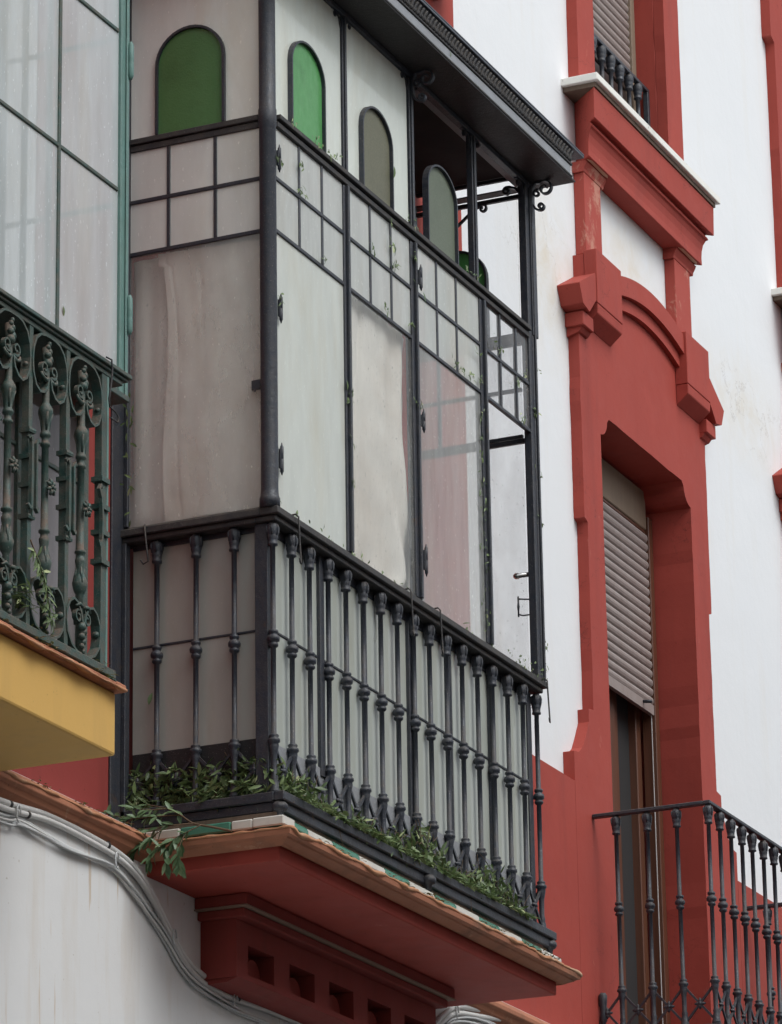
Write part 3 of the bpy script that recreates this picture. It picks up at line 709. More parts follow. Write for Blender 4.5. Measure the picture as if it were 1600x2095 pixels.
def railing(parent, org, x0, y0, s, nfront, nside, z, mat, right_side=None, gap_skip=()):
    fb = MB(); baluster_mesh(fb, x0, y0, z); proto = fb.build('baluster', mat, parent, org)
    spots = [(x0+k*s, y0) for k in range(1, nfront)] + [(x0, y0+k*s) for k in range(1, nside)]
    if right_side: spots += [(x0+(nfront-1)*s, y0+k*s) for k in range(1, nside)]
    for x, y in spots:
        c = copy_part(proto, parent, (x-x0+random.gauss(0, .0012), y-y0, random.gauss(0, .0008))); c.rotation_euler = (random.gauss(0, .0015), random.gauss(0, .0015), 0)
    cb = MB(); cross_mesh(cb, (x0, y0), (x0+s, y0), z); cp = cb.build('lattice_cross', mat, parent, org)
    for k in range(1, nfront-1): copy_part(cp, parent, (k*s, 0, 0))
    cb = MB(); cross_mesh(cb, (x0, y0), (x0, y0+s), z); cp = cb.build('lattice_cross', mat, parent, org)
    for k in range(1, nside): 
        if y0+(k+1)*s < .02: copy_part(cp, parent, (0, k*s, 0))
    if right_side:
        for k in range(0, nside):
            if y0+(k+1)*s < .02: copy_part(cp, parent, ((nfront-1)*s, k*s, 0))
railing(bay, B, .009, -.549, .1395, 17, 4, 0, m_black, True)
# roof
def roofm(b):
    b.box(-.14, 2.30, -.70, -.0505, 2.0602, 2.1195)
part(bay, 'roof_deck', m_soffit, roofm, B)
def fas(b):
    b.prism([(-.731, 2.010), (-.731, 2.058), (-.722, 2.0598), (-.5, 2.0598), (-.5, 2.010)], 'x', -.13, 2.29)
part(bay, 'fascia', m_grey, fas, B, .001)
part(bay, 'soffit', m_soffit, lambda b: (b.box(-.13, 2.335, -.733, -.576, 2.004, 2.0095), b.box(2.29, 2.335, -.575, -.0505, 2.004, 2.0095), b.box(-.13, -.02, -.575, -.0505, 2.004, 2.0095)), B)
part(bay, 'bead_moulding', m_blackdusty, lambda b: [b.box(-.13+i*.011, -.13+i*.011+.0075, -.7365, -.7312, 2.0098, 2.0165) for i in range(221)], B)
def corn(b):
    prof = [(-.7312, 2.060), (-.736, 2.061), (-.737, 2.066), (-.732, 2.070), (-.7315, 2.082), (-.734, 2.096), (-.740, 2.108), (-.745, 2.114), (-.700, 2.114), (-.700, 2.06)]
    b.prism(prof, 'x', -.145, 2.302)
c_ = part(bay, 'cornice', m_blackdusty, corn, B)
def ribs(b):
    pr = [(-.7325, 2.071), (-.7335, 2.082), (-.736, 2.094), (-.741, 2.104), (-.746, 2.111)]
    for i in range(88):
        x = -.14 + i*.0277
        b.tube([(x + (z-2.072)*.35, y, z) for y, z in pr], .0058, 6, [.8, 1.1, 1.2, 1.1, .7]); b.tube([(x+.013, pr[0][0]-.001, 2.074), (x+.016, pr[1][0]-.002, 2.092)], .004, 5)
part(c_, 'leaf_ribs', m_blackdusty, ribs, B)
part(bay, 'drip_edge', m_drip, lambda b: (b.box(-.16, 2.388, -.752, -.0505, 2.1205, 2.130), b.box(-.16, 2.388, -.753, -.743, 2.1302, 2.1375)), B, .0015)
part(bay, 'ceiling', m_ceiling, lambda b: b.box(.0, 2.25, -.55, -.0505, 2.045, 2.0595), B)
part(bay, 'head_beam', m_black, lambda b: (b.box(-.02, 2.30, -.575, -.548, 1.9845, 2.0035), b.box(-.02, 2.30, -.572, -.551, 2.0037, 2.044), b.box(-.015, .012, -.548, -.0505, 1.99, 2.044)), B, .002)
# scroll brackets
def bracket(b, x):
    S = lambda pts, wd=.018, th=.0065: b.band([(x, y, z) for y, z in pts], (1, 0, 0), wd, th)
    stem = [(-.582, 1.990), (-.579, 1.965), (-.578, 1.940), (-.581, 1.915), (-.590, 1.896), (-.602, 1.888)]
    curl = spiral(-.613, 1.901, .0165, .0055, R_(-40), R_(-40-430), 26)
    S(stem + curl[2:])
    top = [(-.582, 1.985), (-.590, 2.012)] ; 
    S([(-.582, 1.985), (-.598, 1.998), (-.625, 1.992)] + spiral(-.648, 1.9985-.028+.0005, .030, .008, R_(30), R_(30-0)+R_(420), 30)) if 0 else None
    S([(-.582, 1.980), (-.590, 2.000)] + spiral(-.632, 1.972, .034, .008, R_(50), R_(50+470), 34))
    S(spiral(-.598, 1.958, .016, .005, R_(120), R_(120-420), 20), .012)
mb = MB(); bracket(mb, 1.14); br = mb.build('scroll_bracket', m_black, bay, B)
copy_part(br, bay, (-1.14, 0, 0)); copy_part(br, bay, (1.13, 0, 0))
def cusp(b, x, sg):
    b.band([(x+sg*u, -.560, z) for u, z in [(.0, 1.930), (.010, 1.950), (.016, 1.972), (.034, 1.982)] + spiral(.046, 1.972, .011, .004, R_(120), R_(120-400), 16)], (0, 1, 0), .012, .006)
    b.band([(x+sg*u, -.560, z) for u, z in [(.016, 1.968), (.040, 1.992), (.075, 1.9845)]], (0, 1, 0), .010, .006)
for u0, u1 in ((.553, .577), (1.124, 1.150), (1.699, 1.727)):
    part(bay, 'post_bracket', m_black, lambda b: (cusp(b, u0, -1), cusp(b, u1, 1)), B)
part(bay, 'post_bracket', m_black, lambda b: cusp(b, 2.22, -1), B)
part(bay, 'post_bracket', m_black, lambda b: b.band([(XR, y, z) for y, z in [(-.534, 1.965), (-.515, 1.990), (-.490, 2.000)] + spiral(-.478, 1.985, .016, .005, R_(100), R_(-300), 18)], (1, 0, 0), .016, .009), B)
part(bay, 'scroll_stay', m_black, lambda b: b.band([(XR, y, z) for y, z in [(-.20, 1.83), (-.27, 1.88), (-.31, 1.912), (-.345, 1.938)] + spiral(-.375, 1.932, .019, .006, R_(30), R_(30+420), 20)], (1, 0, 0), .012, .008), B)
# hinges, hooks, latch, handles
for x, y, z0, z1 in ((.020, -.578, 1.193, 1.267), (.032, -.574, .660, .739), (.030, -.574, .131, .217), (1.158, -.588, 1.173, 1.248), (1.160, -.588, .636, .700), (1.158, -.588, .106, .198)):
    part(bay, 'hinge', m_black, lambda b: (b.lathe((x, y, z0), [(.0015, -.012), (.004, -.003), (.0062, 0), (.0062, (z1-z0)*.49), (.0054, (z1-z0)*.5), (.0062, (z1-z0)*.51), (.0062, (z1-z0)), (.004, (z1-z0)+.003), (.0015, (z1-z0)+.014)], 10), b.box(x-.012, x-.002, y-.001, y+.006, z0+.01, z1-.01)), B)
for x in (.104, 1.002, 1.252, 2.235):
    part(bay, 'stay_hook', m_blackdusty, lambda b: (b.tube([(x, -.560, .004), (x, -.588, .006), (x+.002, -.596, -.004), (x+.006, -.597, -.07), (x+.016, -.597, -.150), (x+.010, -.600, -.162), (x-.006, -.604, -.160), (x-.012, -.606, -.150)], .0032, 6)), B)
part(bay, 'stay_hook', m_blackdusty, lambda b: b.tube([(-.030, -.105, .003), (-.040, -.110, -.02), (-.040, -.118, -.09), (-.040, -.122, -.128), (-.04, -.105, -.135), (-.04, -.095, -.12)], .003, 6), B)
part(bay, 'latch', m_black, lambda b: (b.box(-.016, -.010, -.522, -.487, .412, .446), b.box(-.020, -.0162, -.505, -.498, .404, .412)), B, .001)
part(bay, 'pull_handle', m_black, lambda b: (b.tube([(XR-.03, -.492, .335), (XR-.03, -.492, .255)], .0035, 8, None), b.tube([(XR-.03, -.492, .325), (XR-.03, -.535, .318)], .003, 6), b.tube([(XR-.03, -.492, .265), (XR-.03, -.51, .258), (XR-.03, -.535, .258)], .003, 6),
     b.lathe((XR-.03, -.492, .295), [(.003, -.02), (.0055, 0), (.003, .02)], 8)), B)
part(bay, 'knob', m_chrome, lambda b: b.lathe((XR-.03, -.49, .415), [(.002, -.045), (.009, -.045), (.009, -.008), (.012, -.004), (.012, .006), (.007, .013), (.001, .016)], 12, 'y'), B)
part(bay, 'inner_knob', m_black, lambda b: (b.tube([(.50, -.545, .372), (.455, -.53, .372)], .006, 6), b.lathe((.455, -.53, .372), [(.003, -.022), (.009, -.016), (.010, .016), (.003, .022)], 8)), B)

# curtains
def cloth(name, pts_fn, nu, nv, label, loc):
    b = MB(); vs = []; fs = []
    for j in range(nv+1):
        for i in range(nu+1): vs.append(pts_fn(i/nu, j/nv))
    for j in range(nv):
        for i in range(nu): a = j*(nu+1)+i; fs.append((a, a+1, a+nu+2, a+nu+1))
    b.add(vs, fs, True); o = b.build(name, m_curtain, None, loc)
    s = o.modifiers.new('thickness', 'SOLIDIFY'); s.thickness = .0015
    return tag(o, label, 'curtain', 'curtains hanging inside the black balcony')
def c1(u, v):
    z = .98*v + .014
    xr = 1.168 + .0*v + .045*math.exp(-((v-.15)/.13)**2) - (.10*(1-v/.05) if v < .05 else 0) + .03*(1-v)**4
    x = .585 + (xr-.585)*u
    f = .25 + .16*(1-v)          # a long fold leaning down to the left
    y = -.530 + .007*math.sin(7*u+2*v) + .014*math.exp(-((u-.30+.16*(1-v))/.03)**2) + .016*math.sin(22*u+4*v+3*math.sin(3*v))*max(0, u-.5)*2 + .004*noise.noise(Vector((u*5, v*7, 4)))*2
    y += .028*max(0, u-.9)*10*(.5+.5*math.sin(9*v+1)) * .5 + .006*math.sin(23*v)*max(0, u-.7)
    return (x, y, z)
cloth('curtain', c1, 60, 50, 'off white linen curtain with a curling hem behind the second front pane', (.85, -.5, .02))
def c2(u, v):
    y = -.505 + (.355 + .010*math.sin(7*v) + .02*(v > .95))*u
    cr = lambda a, w: math.exp(-((u-a)/w)**2)
    x = .024 + .0035*math.sin(9*u+1.5*v) + .0026*cr(.93-.10*(1-v), .016) - .002*cr(.80, .06) + .004*cr(.55+.1*v, .03)*v + .0030*math.sin(24*v+8*u)*(.3+v*v) + .0022*noise.noise(Vector((u*7, v*9, 2)))*2
    return (x, y, .016 + .955*v - .012*(1-u)*(v > .97))
cloth('curtain', c2, 90, 90, 'beige curtain hanging behind the large end pane beside the corner column', (.04, -.3, .02))
def c5(u, v):
    return (.046 + .003*math.sin(14*u) + .002*math.sin(9*v), -.17 + .150*u, .016 + .953*v)
cloth('curtain', c5, 14, 20, 'narrow pale curtain strip nearest the wall behind the large end pane', (.07, -.1, .02))
def c3(u, v):
    return (.04 + .52*u, -.50 + .012*math.sin(20*u) + .006*math.sin(47*u+v), .02 + .95*v)
cloth('curtain', c3, 50, 20, 'pale curtain dimly seen behind the frosted first front pane', (.3, -.5, .02))
def c4(u, v):
    return (.055 + .008*math.sin(18*u+1), -.50 + .43*u, 1.0 + .98*v)
cloth('curtain', c4, 40, 20, 'upper beige curtain behind the end pane with the green arch', (.05, -.3, 1.0))

# ------------------------------------------------------------------ green glazed balcony on the left
G = (-2.0, -.4, -.88)
gb = thing('green_glazed_balcony', G, 'green iron glazed balcony with scrolled railing above the ochre slab', 'balcony')
XE = -.872
def gfr(b):
    for x in (-1.308, -1.745, -2.18, -2.62): b.box(x-.007, x+.007, -.480, -.464, .10, 2.2)
    for z in (.776, 1.316, 1.86): b.box(-3.1, -.93, -.479, -.465, z-.007, z+.007)
    b.box(-3.1, -.93, -.482, -.462, .10, .118)
part(gb, 'window_frame', m_green, gfr, G, .002)
part(gb, 'end_post', m_greenlight, lambda b: (b.box(-.925, -.892, -.485, -.455, .10, 2.2), b.box(-.900, -.884, -.492, -.486, .10, 2.2)), G, .003)
part(gb, 'panes', m_bayglass, lambda b: b.box(-3.1, -.925, -.4735, -.4695, .118, 2.2), G)
def gside(b):
    for z in (.74, 1.305, 1.86): b.box(-.905, -.892, -.4545, -.02, z-.008, z+.008)
    for y in (-.125, -.215): b.box(-.905, -.893, y-.010, y+.010, .10, 2.2)
    b.box(-.91, -.888, -.055, -.021, -.88, 2.2)
sf = part(gb, 'side_frame', m_green, gside, G, .002)
part(sf, 'side_panes', m_clearside, lambda b: b.box(-.900, -.896, -.4544, -.021, .10, 2.2), G)
part(gb, 'roof', m_green, lambda b: b.box(-3.2, -.80, -.62, -.021, 2.2, 2.26), G)
for z0, z1 in ((1.174, 1.280), (.316, .423)):
    part(gb, 'hinge', m_greenlight, lambda b: b.lathe((-.886, -.497, z0), [(.004, -.012), (.009, 0), (.0095, .04), (.0085, .045), (.0095, .05), (.009, z1-z0), (.004, z1-z0+.012)], 10), G)
def gsill(b):
    b.box(-3.2, -1.045, -.592, -.20, .086, .100); b.box(-3.2, -1.055, -.583, -.20, .076, .0858); b.box(-3.2, -1.075, -.575, -.20, .060, .0758)
    b.box(-1.0449, -.89, -.4999, -.0205, .080, .0995)
part(gb, 'sill_rail', m_green, gsill, G, .002)
part(gb, 'lower_frame', m_green, lambda b: (b.box(-.978, -.942, -.390, -.345, -.88, .0595), b.box(-1.36, -1.335, -.38, -.35, -.88, .0595), b.box(-3.1, -.978, -.372, -.356, -.187, -.172)), G, .002)
part(gb, 'lower_panes', m_baylow, lambda b: b.box(-3.1, -.978, -.366, -.362, -.88, .0595), G)
part(gb, 'side_board', m_wooddk, lambda b: b.box(-.972, -.950, -.3445, -.006, -.88, .0595), G)
part(gb, 'floor_plate', m_green, lambda b: b.box(-3.1, -1.13, -.56, -.021, -.883, -.8785), G)
part(gb, 'bottom_rail', m_green, lambda b: b.box(-3.2, -1.125, -.585, -.545, -.874, -.847), G, .003)
part(gb, 'corner_foot', m_green, lambda b: b.lathe((-1.15, -.565, -.8835), [(.030, 0), (.030, .004), (.016, .010), (.013, .02), (.018, .028), (.018, .036)], 12), G)
def flatbar(b, x):
    b.box(x-.011, x+.011, -.573, -.551, -.847, .0598); b.box(x-.004, x+.004, -.579, -.5735, -.30, -.52+.0) if 0 else None
    for z in (-.262, -.342, -.428, -.523): b.sweep([(x-.020, -.563, z), (x+.020, -.563, z+.003)], [(-.017, -.007), (.017, -.007), (.019, 0), (.017, .007), (-.017, .007)], (0, 0, 1))
    for sg in (-1, 1):
        pts = [(x+sg*.014, -.585, z) for z in (-.30, -.34, -.38, -.42, -.46, -.495)]
        b.band([(x+sg*.030, -.583, -.292), (x+sg*.022, -.586, -.286), (x+sg*.013, -.585, -.30)] + pts[1:] + [(x+sg*.020, -.586, -.503), (x+sg*.030, -.583, -.492)], (0, 1, 0), .010, .009)
    b.band([(x, -.581, -.28), (x, -.583, -.40), (x, -.581, -.52)], (1, 0, 0), .007, .006)
fbm = MB(); flatbar(fbm, -1.412); fo = fbm.build('flat_bar', m_green, gb, G)
for x in (-1.635, -1.857, -2.08, -2.30, -2.52): copy_part(fo, gb, (x+1.412, 0, 0))
part(gb, 'end_bar', m_green, lambda b: (b.box(-1.202, -1.172, -.573, -.549, -.847, .0598), [b.sweep([(-1.215, -.563, z), (-1.165, -.563, z)], [(-.019, -.008), (.019, -.008), (.019, .008), (-.019, .008)], (0, 0, 1)) for z in (-.275, -.36, -.44, -.53)],
     b.band([(-1.215, -.58, -.31), (-1.222, -.58, -.30), (-1.232, -.58, -.315), (-1.218, -.58, -.34), (-1.212, -.58, -.40), (-1.215, -.58, -.47), (-1.23, -.58, -.49), (-1.235, -.58, -.475)], (0, 1, 0), .012, .009)), G, .002)
part(gb, 'end_bar_edge', m_greenlight, lambda b: b.box(-1.171, -1.160, -.574, -.552, -.847, .0598), G, .001)
def ornbar(b, x0):
    Y = -.562; W = .030
    prof = [(.0105, -.847), (.0105, -.665), (.013, -.660), (.018, -.652), (.0215, -.640), (.0235, -.628), (.019, -.615), (.0125, -.598), (.0115, -.585), (.0150, -.565), (.0160, -.555), (.0120, -.550), (.0115, -.540), (.0170, -.535), (.0170, -.529), (.0110, -.524),
            (.0105, -.275), (.0150, -.272), (.0150, -.264), (.0105, -.260), (.0110, -.248), (.0165, -.243), (.0165, -.236), (.0120, -.228), (.0130, -.205), (.0175, -.185), (.0225, -.170), (.0215, -.160), (.0160, -.150), (.0110, -.140), (.0105, -.02), (.014, .03)]
    b.lathe((x0, Y, 0), prof, 10)
    for a in range(4):
        an = a*math.pi/2+math.pi/4
        for za, zb, zc in ((-.226, -.195, -.172), (-.580, -.60, -.630)):
            b.tube([(x0+.010*math.cos(an), Y+.010*math.sin(an), za), (x0+.013*math.cos(an), Y+.013*math.sin(an), zb), (x0+.021*math.cos(an), Y+.021*math.sin(an), zc)], .0045, 5, [.8, 1, .7])
    # horseshoe scroll at the top
    half = [(.004, -.066), (.014, -.098), (.034, -.118), (.058, -.124), (.082, -.110), (.098, -.078), (.103, -.040), (.098, .000), (.082, .034), (.055, .054), (.028, .060)]
    b.band([(x0-u, Y, z) for u, z in half] + [(x0, Y, .061)] + [(x0+u, Y, z) for u, z in reversed(half)], (0, 1, 0), W, .0075)
    hb = [(.004, -.752), (.014, -.722), (.034, -.696), (.058, -.689), (.082, -.702), (.098, -.730), (.102, -.764), (.095, -.800), (.070, -.830), (.036, -.845), (.012, -.8465)]
    b.band([(x0-u, Y, z) for u, z in hb], (0, 1, 0), W, .0075); b.band([(x0+u, Y, z) for u, z in hb], (0, 1, 0), W, .0075)
    # inner volutes and the bead strings
    for sg in (-1, 1):
        b.band([(x0+sg*u, Y-.006, z) for u, z in [(.006, -.075)] + spiral(.026, -.040, .022, .006, R_(-120), R_(-120+430), 20)], (0, 1, 0), .014, .006)
        b.tube([(x0+sg*.008, Y-.01, -.070), (x0+sg*.024, Y-.012, -.078), (x0+sg*.042, Y-.012, -.070), (x0+sg*.046, Y-.01, -.058)], .007, 6, [.9, 1, .8, .5])
        b.band([(x0+sg*u, Y-.006, z) for u, z in [(.006, -.700)] + spiral(.026, -.735, .021, .006, R_(120), R_(120-430), 20)], (0, 1, 0), .014, .006)
        b.tube([(x0+sg*.006, Y-.012, -.702), (x0+sg*.024, Y-.013, -.698), (x0+sg*.044, Y-.012, -.708)], .007, 6, [.9, 1, .5])
        b.lathe((x0+sg*.100, Y-.001, -.758), [(.002, -.012), (.010, -.008), (.013, 0), (.010, .008), (.002, .012)], 8)
        b.lathe((x0+sg*.100, Y-.001, -.060), [(.002, -.009), (.008, -.006), (.010, 0), (.008, .006), (.002, .009)], 8)
    for k in range(6):
        r = .0145-.0014*k
        b.lathe((x0+(.004 if k % 2 else -.004), Y-.010, -.762-k*.0145), [(.002, -r), (r*.75, -r*.7), (r, 0), (r*.75, r*.7), (.002, r)], 8)
        b.lathe((x0+(.004 if k % 2 else -.004), Y-.008, -.020+k*.0125), [(.002, -r), (r*.75, -r*.7), (r, 0), (r*.75, r*.7), (.002, r)], 8)
    # flower
    for k in range(7):
        a = 2*math.pi*k/7; c, s_ = math.cos(a), math.sin(a)
        b.tube([(x0+.004*c, Y-.020, -.402+.004*s_), (x0+.014*c, Y-.024, -.402+.014*s_), (x0+.025*c, Y-.021, -.402+.025*s_)], .0068, 6, [.6, 1, .6])
    b.lathe((x0, Y-.026, -.402), [(.002, -.006), (.006, -.003), (.006, .004), (.002, .008)], 8, 'y')
om = MB(); ornbar(om, -1.310); oo = om.build('ornamental_bar', m_green, gb, G)
for x in (-1.527, -1.747, -1.967, -2.19, -2.41): copy_part(oo, gb, (x+1.310, 0, 0))
part(gb, 'stay_hook', m_dry if 0 else m_blackdusty, lambda b: b.tube([(-1.215, -.592, .104), (-1.20, -.603, .098), (-1.195, -.603, .07), (-1.200, -.603, .03), (-1.215, -.603, -.03), (-1.205, -.600, -.052), (-1.165, -.598, -.055), (-1.145, -.598, -.066), (-1.150, -.598, -.084), (-1.20, -.600, -.085)], .0028, 6), G)

# ------------------------------------------------------------------ iron balcony rail at the right door
D = (5.0, -.28, -1.0)
db = thing('iron_balcony', D, 'black iron balcony railing standing before the half shuttered door', 'balcony')
sD = .1335; nD = 15; xD = 4.068; xE = xD+sD*(nD-1)
part(db, 'handrail', m_black, lambda b: (b.box(xD-.018, xE+.018, -.568, -.536, -.048, -.032), b.box(xD-.018, xD+.014, -.5358, -.051, -.048, -.032), b.box(xE-.014, xE+.018, -.5358, -.051, -.048, -.032)), D, .003)
railing(db, D, xD, -.552, sD, nD, 4, -.004, m_black, True)
part(db, 'bottom_rail', m_black, lambda b: (b.box(xD-.02, xE+.02, -.575, -.530, -.982, -.9525), b.box(xD-.02, xD+.02, -.5298, -.051, -.982, -.9525), b.box(xE-.02, xE+.02, -.5298, -.051, -.982, -.9525)), D, .003)
part(db, 'wall_stub', m_black, lambda b: b.lathe((xD, -.068, 0), [(.010, -.952), (.010, -.90), (.016, -.895), (.012, -.86), (.016, -.82), (.018, -.79), (.012, -.78)], 12), D)
part(house, 'door_slab', m_red, lambda b: b.box(xD-.06, xE+.06, -.62, -.0505, -1.16, -.9985), H, .006)
# small railing of the upper window
J = (4.86, .05, 3.31)
jb = thing('window_railing', J, 'short black baluster railing set in the upper window opening', 'railing')
part(jb, 'handrail', m_black, lambda b: (b.box(4.3855, 5.3145, .035, .060, 3.745, 3.762), b.box(5.29, 5.3145, .035, .060, 3.3095, 3.7448), b.box(4.3855, 4.41, .035, .060, 3.3095, 3.7448)), J, .002)
jm = MB(); jm.lathe((4.50, .048, 3.745), [(r*1.15, z*.45*1.0+0 if z < -.13 else z+.045) for r, z in reversed([(r_, z_) for r_, z_ in bprof if z_ > -.85])], 12); jo = jm.build('baluster', m_black, jb, J)
for k in range(1, 7): copy_part(jo, jb, (k*.115, 0, 0))

# ------------------------------------------------------------------ conduits and cables on the lower wall
def cable(name, pts, y, r, mat, label, cat, cuffs=()):
    p3 = [(x, y+dy, z) for x, z, dy in [(q+(0,))[:3] for q in pts]]
    b = MB(); b.tube(smooth(p3, 8), r, 10); o = b.build(name, mat, None, (p3[0][0], y, p3[0][1+1]))
    tag(o, label, cat, 'conduits and cables fixed to the white wall')
    for cx, cz, ang in cuffs:
        d = Vector((math.cos(ang), 0, math.sin(ang)))*.006; c = Vector((cx, y, cz))
        b2 = MB(); b2.tube([c-d, c+d], r*1.22, 12); b2.build('cuff', m_blackdusty, o, (p3[0][0], y, p3[0][2]))
    return o
left = (-3.0, -1.15); 
c1p = [left, (-1.6, -1.148), (-.999, -1.142), (-.684, -1.119), (-.35, -1.128), (-.20, -1.143), (-.10, -1.172), (-.006, -1.218), (.11, -1.300), (.22, -1.375), (.34, -1.412), (.46, -1.424), (.579, -1.427), (.863, -1.420), (1.3, -1.424), (1.9, -1.44), (2.12, -1.36), (2.22, -1.245), (2.33, -1.176), (2.43, -1.136), (2.60, -1.112), (3.10, -1.066+.0), (3.4, -1.10), (5, -1.14), (9, -1.14)]
cable('conduit', [(x, z-.008) for x, z in c1p], -.122, .0105, m_cable, 'thick white conduit, uppermost of the bundle under the terracotta course', 'conduit', [(-.93, -1.148, .05), (-.31, -1.136, -.1), (.70, -1.433, 0)])
c2p = [(x, z-.028-.004*math.sin(3*x)) for x, z in c1p]
cable('conduit', c2p, -.123, .0095, m_cable, 'second white conduit just below the thickest one under the balcony', 'conduit', [(-.82, -1.155, .05), (.60, -1.455, 0)])
c3p = [(-3.0, -1.205), (-1.6, -1.20), (-.998, -1.196), (-.853, -1.180), (-.574, -1.194), (-.329, -1.190), (-.238, -1.200), (-.14, -1.236), (-.03, -1.285), (.08, -1.340), (.19, -1.41), (.30, -1.45), (.45, -1.472), (.60, -1.485), (.862, -1.492), (1.5, -1.52), (2.05, -1.50), (2.2, -1.36), (2.3, -1.25), (2.42, -1.19), (2.7, -1.15), (3.3, -1.16), (6, -1.2)]
lab = ['thin grey cable that loops off the wall clips at the far left', 'thin grey cable twisted in the middle of the drooping bundle', 'thin grey cable sagging lowest on the white wall', 'thin pale cable crossing over the others under the niches']
for k in range(4):
    ph = k*1.7
    pts = [(x, z + .008*math.sin(5*x+ph) - .006*k + (.010 if k == 3 else 0), -.006*math.cos(4*x+ph)) for x, z in c3p]
    cable('cable', pts, -.122, .0042 if k else .005, m_cable2 if k != 3 else m_cable, lab[k], 'cable')
for i, (x, z) in enumerate(((-.90, -1.172), (-.27, -1.178), (.125, -1.345), (.56, -1.465), (2.40, -1.17))):
    b = MB(); a = spiral(0, 0, .022, .020, 0, R_(300), 16)
    b.tube([(x+u*.55, -.128-.010+.0*v, z+v*1.2) for u, v in a], .003, 6); b.box(x-.012, x+.006, -.125, -.1102, z-.032, z-.022)
    tag(b.build('cable_clip', m_cable2, None, (x, -.12, z)), ['wire ring clip holding the cables at the far left', 'wire ring clip left of the fallen branch', 'wire ring clip where the bundle drops steeply', 'wire ring clip under the first niche', 'wire ring clip right of the console'][i], 'clip', 'ring clips holding the cables')

# ------------------------------------------------------------------ fallen leaves
rl = random.Random(11)
def rdir(flat=.6):
    a = rl.random()*2*math.pi; return Vector((math.cos(a), math.sin(a), (rl.random()-.5)*2*flat))
def litter(b, n, box, hfn, L=(.022, .048), W=(.007, .015), flat=.55):
    x0, x1, y0, y1, z0 = box
    for _ in range(n):
        x = x0+(x1-x0)*rl.random(); y = y0+(y1-y0)*rl.random(); h = hfn(x, y)
        if h <= 0: continue
        z = z0 + h*(rl.random()**.7)
        l_ = L[0]+(L[1]-L[0])*rl.random()
        b.leaf((x, y, z), rdir(flat), (rl.random()-.5, rl.random()-.5, .9), l_, W[0]+(W[1]-W[0])*rl.random(), .1+.3*rl.random())
def hfront(x, y):
    if x > 2.02: return 0
    h = .080 + .12*noise.noise(Vector((x*3.1, 0, 3))) + .06*noise.noise(Vector((x*13, y*9, 1)))
    return max(.02, h + (.03 if .9 < x < 1.95 else 0))
def hside(x, y): return .145 + .05*noise.noise(Vector((x*9, y*14, 5)))
def mess(b, n, box, hfn, sx=1, sy=.32):
    x0, x1, y0, y1, z0 = box
    for _ in range(n):
        x = x0+(x1-x0)*rl.random(); y = y0+(y1-y0)*rl.random(); h = hfn(x, y)
        if noise.noise(Vector((x*22, z0, 7))) < -.28 and rl.random() < .75: continue
        z = z0 + h*rl.random()
        d = Vector((rl.gauss(0, sx), rl.gauss(0, sy), rl.gauss(-.1, .75))); n_ = (rl.gauss(0, .7), rl.gauss(-.5, .6), rl.gauss(.4, .6))
        L_ = rl.choice((.018, .025, .032, .038, .046)); b.leaf((x, y, z), d, n_, L_, L_*rl.uniform(.22, .38), rl.uniform(-.1, .5))
b = MB()
mess(b, 2700, (.03, 2.05, -.562, -.537, -.965), hfront)
mess(b, 620, (.05, 2.0, -.590, -.562, -.955), lambda x, y: max(.012, .85*hfront(x, y)-.02))
litter(b, 520, (.05, 2.03, -.604, -.585, -.95), lambda x, y: .012+.03*max(0, noise.noise(Vector((x*9, 2, 3)))), flat=.3)
mess(b, 2500, (.006, .027, -.54, -.03, -.970), hside, .4, 1)
mess(b, 260, (-.012, .004, -.54, -.03, -.955), lambda x, y: .06, .3, 1)
tag(b.build('leaf_litter', m_leaf, None, (1.1, -.56, -1.0), -1), 'heap of green leaves caught behind the black lattice at the foot of the railing', 'leaves', kind='stuff')
b = MB()
for _ in range(170):
    x = rl.uniform(.05, 2.05); y = rl.uniform(-.592, -.545); z = rl.uniform(-.97, -.97+max(.03, hfront(x, y)))
    d = Vector((rl.gauss(0, .05), rl.gauss(0, .01), rl.gauss(0, .035))); b.tube(smooth([(x, y, z), (x+d.x*.5+rl.gauss(0, .006), y+d.y*.5, z+d.z*.5+.006), (x+d.x, y+d.y, z+d.z)], 3), .0011, 4)
for _ in range(45):
    y = rl.uniform(-.55, -.06); z = rl.uniform(-.96, -.83); b.tube([(.012, y, z), (.004, y+rl.gauss(0, .03), z+rl.gauss(0, .03))], .0011, 4)
tag(b.build('twig_litter', m_twig, None, (1.1, -.56, -1.0), -1), 'thin broken twigs mixed into the leaves behind the lattice', 'twigs', kind='stuff')
b = MB()
for x0, x1, y0, y1, z, n in ((.9, 2.3, -.625, -.600, -1.066, 420), (-.02, .9, -.625, -.600, -1.068, 110), (-.07, -.045, -.6, -.1, -1.068, 90), (-.9, -.05, -.150, -.115, -1.055, 120), (-1.8, -1.13, -.60, -.585, -.882, 130), (-1.75, -1.15, -.585, -.50, -.845+.0, 90)):
    for _ in range(n):
        x = x0+(x1-x0)*rl.random(); y = y0+(y1-y0)*rl.random()
        if noise.noise(Vector((x*6, z*5, 0))) < -.12: continue
        b.leaf((x, y, z+rl.random()*.010), rdir(.35), (0, -.3, 1), .010+.018*rl.random(), .005+.005*rl.random())
tag(b.build('leaf_crumbs', m_dry, None, (1.1, -.6, -1.07), -1), 'dry leaf crumbs along the tile and terracotta edges', 'leaves', kind='stuff')
b = MB()
